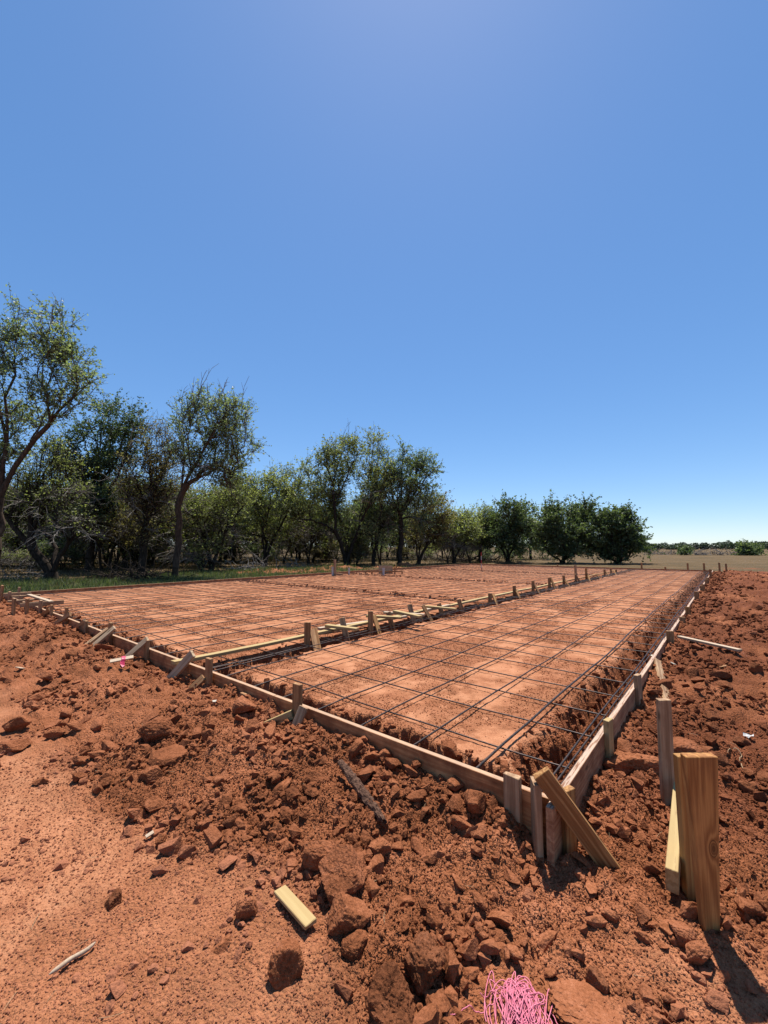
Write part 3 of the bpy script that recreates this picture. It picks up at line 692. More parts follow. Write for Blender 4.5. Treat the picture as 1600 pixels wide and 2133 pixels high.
# trench sides and floors
n = 650; x = -.06 - g.random(n) ** 1.2 * 14.8; y = .05 + g.random(n) * .26; P = np.stack([x, y, height(x, y)], 1); parts.append(scatter(VAR2, P, np.exp(g.normal(-3.53, .42, n)), g))
n = 800; y = .1 + g.random(n) ** 1.3 * 26.8; x = -.06 - g.random(n) * .38; P = np.stack([x, y, height(x, y)], 1); parts.append(scatter(VAR2, P, np.exp(g.normal(-3.68, .38, n)), g))
n = 800; y = .1 + g.random(n) ** 1.3 * 26.8; x = -3.80 + g.normal(0, .14, n); P = np.stack([x, y, height(x, y)], 1); parts.append(scatter(VAR2, P, np.exp(g.normal(-3.58, .38, n)), g))
n = 420; x = -.3 - g.random(n) ** 1.2 * 14.4; y = .24 + g.normal(0, .045, n); P = np.stack([x, y, height(x, y)], 1); parts.append(scatter(VAR2, P, np.exp(g.normal(-3.45, .35, n)), g, .5))
n = 520; y = .3 + g.random(n) ** 1.3 * 26; x = -.33 + g.normal(0, .06, n); P = np.stack([x, y, height(x, y)], 1); parts.append(scatter(VAR2, P, np.exp(g.normal(-3.5, .35, n)), g, .5))
for y0 in (7.35, 13.3, 20.0):
    n = 800; x = -4.2 - g.random(n) * 10.4; y = y0 + g.normal(0, .17, n); P = np.stack([x, y, height(x, y)], 1); parts.append(scatter(VAR1, P, np.exp(g.normal(-3.5, .35, n)), g))
v, f = merge(parts)
lcm = raw_mesh('loose_crumbs', v, f, 3, False); put_attr(lcm, 'damp_dark', .55 * sst(.15, 1.2, v[:, 1]) * sst(.0, .25, v[:, 0]) + .5 * (v[:, 0] < 0) * (v[:, 1] > 0) * (v[:, 2] < .17))  # damp tone on the right bank; crumbs below pad level toned darker
put_attr(lcm, 'smooth', np.clip(1 - rough_mask(v[:, 0], v[:, 1]) * 1.4, 0, 1) * .75 * ((v[:, 0] > 0) | (v[:, 1] < 0)))
tag(link('loose_crumbs', lcm, M['clod']), 'loose crumbs and small clods of red soil scattered over the site', 'soil', kind='stuff')
# granular patches on the pad
n = 200000
r = .5 + 12 * g.random(n) ** 1.25; a = g.uniform(-1.0, 1.0, n)
x = CAM[0] + RGT[0] * r * np.sin(a) + FWD[0] * r * np.cos(a); y = CAM[1] + RGT[1] * r * np.sin(a) + FWD[1] * r * np.cos(a)
pt = fbm(x * 1.15, y * .9, 120, 4, .6)
ok = (x < -.25) & (x > SLX + .2) & (y > .25) & (y < SLY) & (g.random(n) < sst(.10, -.10, pt) * (.45 + .55 * sst(-.35, .2, fbm(x * 5, y * 4, 150, 2))) + .03)
P = np.stack([x[ok], y[ok], height(x[ok], y[ok])], 1)
v, f = scatter(VAR1, P, g.uniform(.0028, .0062, len(P)) * (1 + .10 * np.hypot(P[:, 0], P[:, 1])), g)
sgm = raw_mesh('soil_granules', v, f, 3, False); put_attr(sgm, 'smooth', np.full(len(v), .12))
tag(link('soil_granules', sgm, M['clod']), 'darker crumbly granules of red soil lying in patches on the pad', 'soil', kind='stuff')

# the clods one can pick out
def clod_obj(p, size, var, label, group=None, mat='clod', rot=None, sc=(1, 1, 1), sink=.30, seed=0, smooth=False):
    me = var if isinstance(var, bpy.types.Mesh) else None
    o = bpy.data.objects.new('clod', me); COL.objects.link(o)
    o.location = (p[0], p[1], p[2] + size * sc[2] * (.62 - sink)); o.scale = [size * s for s in sc]
    o.rotation_euler = rot or (0, 0, 0)
    return tag(o, label, 'clod', group)
CLM, CLB = [], []
for k, (v, f) in enumerate(VAR3):
    for lst, mt in ((CLM, 'clod'), (CLB, 'bank_clod')):
        me = raw_mesh('clod', v, f, 3, False); me.materials.append(M[mt]); lst.append(me)
def zone(x, y):
    s = (x - CAM[0]) * RGT[0] + (y - CAM[1]) * RGT[1]; d = (x - CAM[0]) * FWD[0] + (y - CAM[1]) * FWD[1]
    if x > .05 and y > .25: return ('fist sized red clod on the spoil bank right of the pad', 'clods right of the pad') if d > 4 else ('rough red clod lying between front corner and right edge', 'clods right of the front corner')
    if s > -.1: return ('angular red clod in the rubble before the front corner', 'clods before the front corner')
    if x > -4.2: return ('angular red clod in the spoil before the near form', 'clods before the near form')
    return ('weathered red clod on the spoil left of the divider beam', 'clods left of the divider beam')
P = np.concatenate([sample_outside(105, g, 6.5, .9), sample_outside(85, g, 16, 1.0)])
for k, p in enumerate(P):
    d = float((p[:2] - CAM[:2]) @ FWD[:2])
    sz = float(np.exp(g.normal(-2.98, .33))) * (.72 + .11 * d) * (.85 if d < 2.0 else 1)
    if d < 1.6: sz = min(sz, .030)
    lab, gr = zone(p[0], p[1])
    clod_obj(p, min(sz, .17), (CLB if p[0] > .1 and p[1] > .25 else CLM)[k % len(CLM)], lab, gr, rot=(g.normal(0, .4), g.normal(0, .4), g.uniform(0, 6.28)), sc=(g.uniform(.8, 1.5), g.uniform(.75, 1.1), g.uniform(.65, 1.05)))
SPOTS = [(17, 1402, 60), (94, 1406, 44), (140, 1406, 40), (73, 1451, 46), (35, 1500, 84), (108, 1500, 60), (112, 1521, 62), (161, 1504, 54), (136, 1481, 48), (203, 1504, 46), (224, 1549, 60), (168, 1581, 46), (206, 1567, 46), (84, 1623, 40), (220, 1623, 34),
         (336, 1423, 46), (427, 1479, 40), (444, 1549, 30), (490, 1558, 40), (525, 1560, 50), (546, 1542, 38), (455, 1623, 44), (497, 1682, 40), (744, 1552, 46), (775, 1570, 46), (806, 1564, 44), (659, 1617, 58), (578, 1648, 36), (575, 1620, 44), (650, 1642, 36), (634, 1666, 26),
         (869, 1652, 46), (953, 1624, 54), (978, 1667, 46), (868, 1755, 52), (906, 1780, 46), (1000, 1728, 44), (996, 1772, 40), (1064, 1820, 44), (1212, 1788, 40), (1232, 1856, 42), (1360, 1808, 42), (1304, 1552, 46), (1548, 1540, 52), (1480, 1484, 46), (1273, 1905, 40),
         (1342, 1905, 48), (1242, 1915, 38), (1363, 1922, 34), (1394, 1929, 52), (1339, 1953, 36), (1380, 1966, 28), (1407, 1960, 34), (1232, 1846, 42), (1074, 1987, 44), (1184, 1977, 36), (1205, 1984, 42), (1143, 1956, 52), (1146, 2025, 34), (499, 1680, 34), (495, 1715, 34),
         (954, 1833, 42), (926, 1878, 38), (954, 1918, 46), (1015, 1967, 48), (1005, 1947, 30), (999, 1874, 36), (1039, 1910, 60), (995, 1772, 36), (1560, 1640, 40), (1500, 1700, 36), (1420, 1440, 44), (1500, 1400, 50), (1450, 1410, 40)]
for k, (px, py, wp) in enumerate(SPOTS):
    p = hit(px, py + wp * .25); d = float((p[:2] - CAM[:2]) @ FWD[:2]); lab, gr = zone(p[0], p[1])
    clod_obj(p, (.42 if px < 600 and py < 1640 else .52) * wp / FPX * d, (CLB if p[0] > .1 and p[1] > .25 else CLM)[(k * 7 + 3) % len(CLM)], lab, gr, rot=(g.normal(0, .35), g.normal(0, .35), g.uniform(0, 6.28)), sc=(g.uniform(.9, 1.3), g.uniform(.7, 1.0), g.uniform(.55, .95)), sink=.30)
def special(px, py, wpx, label, mat='clod', seed=0, sc=(1, 1, .8), sub=5, rough=.055, rot=(0, 0, 0), sink=.25, flat=1.0, planes=7):
    p = hit(px, py); d = float((p[:2] - CAM[:2]) @ FWD[:2]); size = .5 * wpx / FPX * d
    v, f = clod_shape(sub, 900 + seed, rough, planes, flat)
    me = raw_mesh('clod', v, f, 3, False); me.materials.append(M[mat])
    clod_obj(p, size, me, label, rot=rot, sc=sc, sink=sink)
special(712, 1842, 84, 'largest reddish clod, standing above a second one in the middle foreground', seed=1, sc=(1, 1, 1.0), rot=(.1, 0, .3))
special(727, 1925, 74, 'rounded red clod just below the largest clod', seed=2, sc=(1, .95, .95), rot=(0, .2, 1))
special(740, 1975, 50, 'small flat clod at the foot of the stacked pair of clods', seed=3, sc=(1, .9, .7), rot=(0, 0, 2))
special(596, 2028, 68, 'squarish clod alone on the smooth soil below the yellow wood block', seed=4, sc=(.9, .9, 1.0), rot=(0, 0, .5), planes=6)
special(880, 2030, 82, 'dark crumbly clod left of the pink string', 'dark_clod', seed=5, sc=(.9, .9, .95), rough=.11, rot=(0, 0, 1))
special(806, 2120, 104, 'big dark crumbly clod at the bottom edge of the picture', 'dark_clod', seed=6, sc=(1, .85, .85), rough=.12, rot=(0, .1, 0))
special(349, 1590, 64, 'large pale slab shaped clod on the left spoil', seed=7, sc=(1.05, 1, .62), rot=(.35, -.25, .6), planes=6)
special(668, 1790, 68, 'long wedge shaped clod below the dark bark strip', seed=8, sc=(1.2, .7, .7), rot=(0, .15, .75))
special(790, 1785, 44, 'blocky clod right below the end of the dark bark strip', seed=9, sc=(1, .9, .95), rot=(0, 0, .2))
special(514, 1908, 44, 'narrow clod with straw left of the yellow wood block', seed=10, sc=(.8, .8, 1.15), rot=(.3, 0, 1))
special(28, 1562, 50, 'flat clod at the left edge of the picture', seed=11, sc=(1.2, .9, .55), rot=(0, 0, .4))
special(1455, 2005, 52, 'pointed clod at the foot of the broad knotted plank', seed=12, sc=(.8, .7, 1.0), rot=(.5, .3, .9), planes=6)
special(1420, 1955, 44, 'round clod left of the foot of the broad knotted plank', seed=13, sc=(1.1, .8, .8), rot=(0, .2, .4))
special(1212, 2110, 112, 'wide low trodden clod right of the pink string', seed=14, sc=(1.0, 1.1, .30), rough=.15, rot=(0, .1, 2), sink=.5)
special(1245, 2060, 50, 'upright brown clod above the wide trodden clod', 'dark_clod', seed=15, sc=(.7, .7, 1.0), rot=(0, .2, 1))
special(322, 1625, 46, 'small loaf shaped clod under the large pale slab', seed=16, sc=(1.1, .8, .7), rot=(0, 0, .8))
special(330, 1530, 58, 'ridge shaped clod above the large pale slab', seed=17, sc=(1.25, .8, .75), rot=(.2, 0, .7))
special(238, 1882, 36, 'lone dark clod on the smooth soil at left', 'dark_clod', seed=18, sc=(1, .8, .8))
special(1420, 1575, 60, 'broad clod in the rubble beside the tall grey stake', seed=19, sc=(1.2, 1, .7), rot=(0, 0, 1))
special(1310, 1605, 84, 'large layered clod right of the right form near the front corner', seed=20, sc=(1.3, .9, .6), rough=.1, rot=(.1, 0, .3))
special(508, 1480, 44, 'rounded clod under the short block on the near form', seed=21, sc=(1.1, .9, .8))

# ------------------------------------------------------------------ small things lying about
p = hit(582, 1872); q = hit(648, 1945)
plank('wood_block', (p[0], p[1], p[2] + .034), (q[0], q[1], q[2] + .030), .056, .017, (q[1] - p[1], p[0] - q[0], 0), 'yellow', 'sunlit yellow offcut of timber lying in the foreground', 'wood block')
def rod(name, pts, r, mat, label, cat, sides=8, group=None):
    v, f = polytube(pts, r, sides); return tag(link(name, raw_mesh(name, v, f, 4, True), M[mat]), label, cat, group)
a = hit(101, 2042); b = hit(198, 1973); t = np.linspace(0, 1, 14)[:, None]
pts = a + (b - a) * t; pts[:, 2] = np.linspace(a[2], b[2], 14) + .016 + .004 * np.sin(np.linspace(0, 7, 14)); pts[:, 0] += .004 * np.sin(np.linspace(0, 9, 14))
rod('stick', pts, np.array([.002, .007, .0085, .0085, .009, .009, .009, .0085, .009, .009, .0085, .008, .007, .003]) * .9, 'stick', 'bleached straight stick lying on the smooth soil at lower left', 'stick')
a = hit(708, 1612); b = hit(800, 1733); n = 40; t = np.linspace(0, 1, n)[:, None]
pts = a + (b - a) * t; gz = height(pts[:, 0], pts[:, 1]); pts[:, 2] = np.linspace(gz[0] + .07, gz[-1] + .05, n)
pts[:, 2] = np.maximum(pts[:, 2], gz + .015)
v, f = polytube(pts, .029 * np.sin(np.linspace(.35, 2.9, n)) ** .5, 12)
v = v + np.stack([perlin(v[:, 0] * 40, v[:, 2] * 60 + v[:, 1] * 9, 1), perlin(v[:, 1] * 40, v[:, 2] * 60, 2), perlin(v[:, 0] * 50, v[:, 1] * 50, 3)], 1) * .010
tag(link('bark_strip', raw_mesh('bark_strip', v, f, 4, False), M['charred']), 'long dark strip of old bark lying among the clods', 'bark')
# lath with pink flagging
a = hit(228, 1392); b = hit(277, 1389)
e = empty('marker_lath', (a[0], a[1], a[2])); tag(e, 'pale marker lath tied with bright pink ribbon lying on the left spoil', 'marker')
def child_plank(parent, name, p0, p1, Wd, T, wd, mat):
    q = Vector(parent.location); o = plank(name, Vector(p0) - q, Vector(p1) - q, Wd, T, wd, mat, None, None); o.parent = parent; return o
zz = max(a[2], b[2]) + .07
dv = np.array([b[0] - a[0], b[1] - a[1]])
child_plank(e, 'lath', (a[0], a[1], zz), (b[0], b[1], zz + .02), .062, .014, (-dv[1], dv[0], .35 * np.linalg.norm(dv)), 'pale')
m0 = a * .42 + b * .58
bm = bmesh.new()
for k in range(7):
    x0, y0 = m0[0] + dv[0] * (.012 * k - .04), m0[1] + dv[1] * (.012 * k - .04)
    w = np.array([-dv[1], dv[0]]) / np.linalg.norm(dv); u_ = dv / np.linalg.norm(dv)
    ring = []
    for s in range(10):
        an = 2 * math.pi * s / 10; rw = .037 + .003 * rj.random(); rz = .016 + .006 * rj.random()
        ring.append((x0 + w[0] * rw * math.cos(an), y0 + w[1] * rw * math.cos(an), zz + .012 + .012 * math.cos(an) + rz * math.sin(an)))
    vs = [[bm.verts.new((c[0] + u_[0] * o_, c[1] + u_[1] * o_, c[2] + rj.uniform(-.002, .002))) for c in ring] for o_ in (-.012, .012)]
    for s in range(10): bm.faces.new((vs[0][s], vs[0][(s + 1) % 10], vs[1][(s + 1) % 10], vs[1][s]))
q0 = [bm.verts.new((m0[0] + dx, m0[1] + dy, zz + dz)) for dx, dy, dz in ((.02, -.04, 0), (.05, -.05, -.03), (.09, -.04, -.06), (.07, -.01, -.05), (.03, .0, .01))]
bm.faces.new(q0)
me = bpy.data.meshes.new('ribbon'); bm.to_mesh(me); bm.free()
o = link('ribbon', me, M['pinktape']); o.parent = e; o.matrix_parent_inverse = Matrix.Translation(-Vector(e.location))
# chips
for k, (px, py, w, lab, mt) in enumerate([(441, 1466, .05, 'small white chip on the red soil left of the near form', 'white'), (303, 1752, .038, 'pale wood splinter at the left among crumbs', 'pale'), (1407, 1388, .055, 'white chip of wood beside the squat stake on the right form', 'white'),
                                          (48, 1397, .10, 'flat dusty chip on the spoil at the far left', 'pale'), (1507, 1390, .12, 'thin reddish sliver of wood on the right spoil', 'stake'), (1355, 1368, .07, 'white offcut on top of the right form', 'white')]):
    p = hit(px, py); an = .3 + 1.1 * k
    plank('wood_chip', (p[0], p[1], p[2] + .02), (p[0] + w * math.cos(an), p[1] + w * math.sin(an), p[2] + .03), w * .55, .008, (-math.sin(an), math.cos(an), .3), mt, lab, 'wood chip', bev=.001)
# pale cord and a scrap of film by the right edge
def ground_curve(pix, lift=.008, n=40):
    Q = np.array([hit(*q) for q in pix]); tt = np.linspace(0, len(Q) - 1, n); i = np.minimum(tt.astype(int), len(Q) - 2); fr = (tt - i)[:, None]
    Pm = np.vstack([2 * Q[0] - Q[1], Q, 2 * Q[-1] - Q[-2]]); p0, p1, p2, p3 = Pm[i], Pm[i + 1], Pm[i + 2], Pm[i + 3]
    c = .5 * ((2 * p1) + (-p0 + p2) * fr + (2 * p0 - 5 * p1 + 4 * p2 - p3) * fr ** 2 + (-p0 + 3 * p1 - 3 * p2 + p3) * fr ** 3)
    c[:, 2] = height(c[:, 0], c[:, 1]) + lift; return c
rod('cord', ground_curve([(1515, 1577), (1528, 1567), (1545, 1577), (1542, 1592), (1556, 1606), (1590, 1617)], .012), .0028, 'straw', 'thin pale cord curling on the soil at the right edge', 'cord', 6)
bm = bmesh.new(); p = hit(1566, 1542)
gr_ = [[bm.verts.new((p[0] + .016 * i - .05, p[1] + .014 * j - .03, p[2] + .02 + .018 * rj.random() + .01 * i * (i - 3) * .3)) for i in range(5)] for j in range(5)]
for j in range(4):
    for i in range(4): bm.faces.new((gr_[j][i], gr_[j][i + 1], gr_[j + 1][i + 1], gr_[j + 1][i]))
me = bpy.data.meshes.new('film'); bm.to_mesh(me); bm.free(); tag(link('plastic_scrap', me, M['pvc']), 'crumpled pale scrap of plastic among clods at the right edge', 'scrap')
# tangle of pink mason line
c0 = hit(1085, 2122); parts = []; gs = np.random.default_rng(5)
toc = np.array([-FWD[0], -FWD[1], 0]); rt = RGT
for k in range(52):
    n = 60; ph = gs.uniform(0, 6.28, 6); turns = gs.uniform(.7, 1.5); tt = np.linspace(0, 2 * math.pi * turns, n)
    an = gs.normal(-.30, .38); ca, cb = gs.normal(0, .018), gs.normal(0, .033)
    la, lb = gs.uniform(.05, .095), gs.uniform(.008, .034)
    u = la * np.cos(tt + ph[0]) + .006 * np.sin(2.2 * tt + ph[1]); w = lb * np.sin(tt + ph[0] + .3) + .006 * np.sin(1.7 * tt + ph[2])
    U = u * math.cos(an) - w * math.sin(an) + ca; Wv = u * math.sin(an) + w * math.cos(an) + cb
    x = c0[0] + toc[0] * U + rt[0] * Wv; y = c0[1] + toc[1] * U + rt[1] * Wv
    rad = np.hypot(U / .15, Wv / .10)
    z = c0[2] + .004 + .045 * np.exp(-rad ** 2 * 1.2) * gs.uniform(.35, 1.15) + .004 * np.sin(tt + ph[3])
    parts.append(polytube(np.stack([x, y, np.maximum(z + .006, height(x, y) + .003)], 1), .0017, 6))
for pix in ([(1050, 2085), (1020, 2108), (985, 2115), (955, 2122), (935, 2128)], [(1110, 2070), (1130, 2095), (1150, 2125), (1165, 2150)], [(1060, 2060), (1035, 2075), (1020, 2085), (1000, 2080)]):
    parts.append(polytube(ground_curve(pix, .018, 30), .0017, 6))
v, f = merge(parts)
tag(link('pink_string', raw_mesh('pink_string', v, f, 4, True), M['pink']), 'loose tangle of bright pink builders string at the bottom', 'string')
# straw and rootlets
parts = []
P = sample_outside(150, g, 4.5, 1.0, field=lambda x, y: np.full(x.shape, .8))
for p in P:
    an = g.uniform(0, 6.28); L = g.uniform(.02, .08); n = 5; tt = np.linspace(-.5, .5, n); bend = g.normal(0, .25)
    x = p[0] + L * tt * math.cos(an) + bend * L * tt ** 2; y = p[1] + L * tt * math.sin(an)
    parts.append(polytube(np.stack([x, y, p[2] + .007 + .01 * tt * g.normal()], 1) if False else np.stack([x, y, np.full(n, p[2] + .008) + .012 * tt * g.normal()], 1), .0009, 4))
v, f = merge(parts); tag(link('dry_straw', raw_mesh('dry_straw', v, f, 4, True), M['straw']), 'scattered bits of dry straw on the red soil', 'straw', kind='stuff')

# ------------------------------------------------------------------ plumbing stubs and batter boards on the far pad
def pipe(px, pt, pb, r, label):
    p = on_z(px, pb, PAD); zt = z_of(p, pt)
    e = empty('drain_pipe', (p[0], p[1], PAD - .1)); tag(e, label, 'pipe', 'drain pipes standing out of the pad')
    v, f = polytube([(p[0], p[1], z) for z in np.linspace(PAD - .1, zt, 6)], r, 14); v = np.array(v) - np.array(e.location)
    o = link('pipe', raw_mesh('pipe', v, f, 4, True), M['pvc'], e)
    v, f = polytube([(p[0], p[1], z) for z in (zt - .07, zt - .035, zt + .004)], r * 1.18, 14); v = np.array(v) - np.array(e.location)
    link('collar', raw_mesh('collar', v, f, 4, True), M['pvc'], e)
    v, f = polytube([(p[0], p[1], zt - .004), (p[0], p[1], zt - .001), (p[0], p[1], zt + .003)], r * .95, 14)
    return p
pp = pipe(693, 1181, 1199, .055, 'white drain pipe beside the dark upright post on the pad')
pipe(727, 1183, 1197, .045, 'thin white drain pipe standing alone on the pad')
pipe(799, 1183, 1198, .055, 'white drain pipe in front of the boxed timbers on the pad')
p = on_z(697.5, 1199, PAD); plank('dark_post', (p[0], p[1], PAD - .1), (p[0], p[1], z_of(p, 1166)), .10, .09, (1, 0, 0), 'grey', 'dark upright post beside a white drain pipe on the pad', 'post')
p = on_z(700, 1198, PAD); plank('low_block', (p[0] - .05, p[1], PAD + .05), (p[0] + .35, p[1] + .1, PAD + .05), .1, .1, (0, 0, 1), 'grey', 'low dark block at the foot of the dark post', 'block')
pz = .34
a = on_z(757, 1196, PAD); b = on_z(838, 1195, PAD)
plank('batter_rail', (a[0], a[1], pz), (b[0], b[1], pz), .07, .03, (0, 0, 1), 'stake', 'horizontal rail nailed to small stakes round the drain pipes', 'rail')
for k, (px, pt) in enumerate([(761, 1188), (774, 1187), (822, 1182), (811, 1188), (837, 1190)]):
    f_ = on_z(px, 1195.5, PAD); stake(f_[0], f_[1] + .03, z_of(f_, pt), (1, 0, 0), 'stake', 'small stake under the rail round the drain pipes, %s from the left' % ordinal(k + 1 if k < 2 else (5 - k + 2 if k < 4 else 5)), 'stakes round the drain pipes', zbot=PAD - .1, Wd=.07)
a = on_z(789, 1195, PAD)
for k, (dx, dy) in enumerate(((0, 0), (.28, .22))):
    plank('box_side', (a[0] + dx, a[1] + dy, PAD + .2), (a[0] + dx + .28, a[1] + dy + .22 - .44 * k * 0, PAD + .2), .42, .03, (0, 0, 1), 'pale', '%s board of the little box round the drain pipes' % ('left' if k == 0 else 'right'), 'board')
# survey rod
p = on_z(1003, 1186, .25); e = empty('survey_rod', (p[0], p[1], .1)); tag(e, 'thin red and white survey rod behind the far form', 'survey rod')
z0, z1 = .1, z_of(p, 1150)
for k in range(5):
    za, zb = z0 + (z1 - z0) * k / 5, z0 + (z1 - z0) * (k + 1) / 5
    v, f = polytube([(0, 0, za - .1), (0, 0, (za + zb) / 2 - .1), (0, 0, zb - .1)], .022, 8)
    link('red_band' if k % 2 == 0 else 'white_band', raw_mesh('band', v, f, 4, True), M['redpaint'] if k % 2 == 0 else M['pvc'], e)

# ------------------------------------------------------------------ trees
def grow(base, lobes, n_attr, g, fork=.25, r0=.16, trunks=1, spread=.3, up=.35, leaves=9000, lsize=.10, lspread=.26, bare=0.0, spires=0, dead=0, lean=.22):
    """limbs fan upwards from the trunk into the crown's lobes, then branches, then twigs; returns wood segments, leaf centres, dead twig segments"""
    base = np.array(base, float)
    w = np.array([l[3] * l[4] * l[5] for l in lobes]) ** .75; w /= w.sum()
    which = g.choice(len(lobes), n_attr, p=w)
    d = g.normal(size=(n_attr, 3)); d /= np.linalg.norm(d, axis=1, keepdims=True); d *= (g.random(n_attr) ** .40 * np.where(g.random(n_attr) < .14, g.uniform(1.0, 1.38, n_attr), .96))[:, None]
    L = np.array(lobes)[which]; A = L[:, :3] + d * L[:, 3:6]
    topz = max(l[2] + l[5] for l in lobes); Ht = topz - base[2]
    A = A[A[:, 2] > base[2] + .13 * Ht]
    cen = A.mean(axis=0)
    NP = np.zeros((len(A) * 9 + 400, 3)); DR = np.zeros((len(NP), 3)); par = np.zeros(len(NP), int); NP[0] = base; DR[0] = (0, 0, 1); par[0] = -1; cnt = 1
    def path(j, q, bend, jit, rise):
        nonlocal cnt
        s0 = NP[j]; ln = np.linalg.norm(q - s0); ns = int(np.clip(ln / .38, 2, 8))
        dirv = DR[j] * bend + np.array([0, 0, rise]) + 1.1 * (q - s0) / max(ln, 1e-6); dirv /= max(np.linalg.norm(dirv), 1e-6)
        c = s0 + dirv * ln * .45; prev = j
        for k in range(1, ns + 1):
            t_ = k / ns; pnt = (1 - t_) ** 2 * s0 + 2 * t_ * (1 - t_) * c + t_ * t_ * q + g.normal(0, jit * ln, 3) * (k < ns)
            tg = 2 * (1 - t_) * (c - s0) + 2 * t_ * (q - c); NP[cnt] = pnt; DR[cnt] = tg / max(np.linalg.norm(tg), 1e-6); par[cnt] = prev; prev = cnt; cnt += 1
        return prev
    for k in range(trunks):
        tgt = base + np.array([(cen[0] - base[0]) * lean, (cen[1] - base[1]) * lean, Ht * fork * (.85 + .3 * g.random())])
        if trunks > 1: an = 6.283 * (k + g.random() * .5) / trunks; tgt[:2] += spread * np.array([math.cos(an), math.sin(an)])
        path(0, tgt, .3, .012, .9)
    ax = base[:2] + (cen[:2] - base[:2]) * (lean + .25)
    top_ = A[np.argsort(np.hypot(A[:, 0] - ax[0], A[:, 1] - ax[1]) - 1.1 * A[:, 2])[0]]
    path(cnt - 1, top_, .8, .010, .3)
    A = A[g.permutation(len(A))]
    shell = np.linalg.norm((A - cen) / (A.std(axis=0) + .1), axis=1) + .35 * (A[:, 2] - cen[2]) / (A[:, 2].std() + .1)
    o1 = np.argsort(-shell); k1 = max(7, len(A) // 28); far_ = o1[:k1 * 3][g.permutation(min(len(A), k1 * 3))[:k1]]
    rest = np.array([i for i in range(len(A)) if i not in set(far_.tolist())]); k2 = len(A) // 5
    tips = []
    for stage, ids in enumerate((far_, rest[:k2], rest[k2:])):
        for i in ids:
            q = A[i]; dv = NP[:cnt] - q
            hz = np.sqrt(dv[:, 0] ** 2 + dv[:, 1] ** 2); low = np.maximum(0, dv[:, 2] + (.7, .3, .08)[stage] + (1.7, 1.0, .35)[stage] * hz)
            dist = np.sqrt(hz ** 2 + (.55 * dv[:, 2]) ** 2) + low * (1.3, 2.0, 2.5)[stage] + (NP[:cnt, 2] < base[2] + max(.10, .85 * fork) * Ht) * 4.0
            tips.append(path(int(dist.argmin()), q, (.5, .6, .6)[stage], (.009, .022, .045)[stage], (.25, .35, .3)[stage]))
    NP = NP[:cnt]; par = par[:cnt]
    load = np.zeros(cnt); load[tips] = 1
    for i in range(cnt - 1, 0, -1): load[par[i]] += load[i]
    rad = np.maximum(r0 * (np.maximum(load, .6) / load[0]) ** .56, .008)
    segs = [(NP[par[i]], NP[i], max(rad[i], min(rad[par[i]], rad[i] * 1.3)), rad[i]) for i in range(1, cnt)]
    segs.append((base - np.array([0, 0, .15]), base + np.array([0, 0, .35]), r0 * 1.35, r0))
    T = np.array(tips); live = T[g.random(len(T)) > bare]; tw = []; cl = []
    per = max(1, int(leaves / max(1, len(live) * 4)))
    lv = set(live.tolist())
    for i in T:                      # fine twigs carry the leaves
        for k in range(4):
            dirv = DR[i] * .75 + g.normal(0, .50, 3) + RGT * .22 + np.array([0, 0, .22]); dirv /= np.linalg.norm(dirv); L_ = g.uniform(.45, 1.15) * lspread / .26
            st = NP[i] - DR[i] * g.uniform(0, .3); mid_ = st + dirv * L_ * .5 + g.normal(0, .03, 3); en = mid_ + (dirv + np.array([0, 0, -.25 + .2 * g.random()])) * L_ * .5
            tw.append((st, mid_, .008, .006)); tw.append((mid_, en, .006, .003))
            if i in lv:
                tt = g.random((per, 1)) ** .75; c = st + (mid_ - st) * np.minimum(tt * 2, 1) + (en - mid_) * np.maximum(tt * 2 - 1, 0)
                cl.append(c + g.normal(0, .20 * lspread, (per, 3)) * np.array([1, 1, .8]))
    c = np.concatenate(cl) if cl else np.zeros((0, 3))
    deadsegs = []
    for k in range(spires):
        src = T[np.argsort(-NP[T][:, 2])[g.integers(0, max(8, len(T) // 5))]]; c0 = NP[src]
        n = 5; dirv = np.array([g.normal(0, .16) + .14, g.normal(0, .16), 1]); cur = c0.copy(); L_ = g.uniform(.5, 1.3) * Ht / 9
        for s in range(n):
            nx_ = cur + dirv * L_ / n + g.normal(0, .03, 3); deadsegs.append((cur, nx_, .018 * (1 - s / n) + .007, .018 * (1 - (s + 1) / n) + .006))
            if s > 0: deadsegs.append((nx_, nx_ + (dirv * .6 + g.normal(0, .3, 3)) * L_ * .4, .011, .006))
            cur = nx_
    lows = [i for i in range(6, cnt) if NP[i][2] < base[2] + .62 * Ht]
    for k in range(dead):            # leafless limbs low in the crown
        i = lows[int(g.integers(0, len(lows)))] if lows else 1
        cur = NP[i].copy(); an = g.uniform(0, 6.28); dirv = np.array([math.cos(an), math.sin(an), g.uniform(-.15, .7)]); L_ = g.uniform(.8, 2.2); n = 6; r_ = g.uniform(.016, .040)
        for s in range(n):
            dirv = dirv + np.array([0, 0, g.normal(-.08, .12)])
            nx_ = cur + dirv * L_ / n + g.normal(0, .04, 3); deadsegs.append((cur, nx_, r_ * (1 - s / n) + .004, r_ * (1 - (s + 1) / n) + .004))
            for q in range(2):
                e_ = nx_ + (dirv * .5 + g.normal(0, .45, 3)) * L_ * .3; deadsegs.append((nx_, e_, .013, .008))
                deadsegs.append((e_, e_ + (e_ - nx_) * .4 + g.normal(0, .14, 3), .009, .005))
            cur = nx_
    return segs + tw, c, deadsegs, lsize
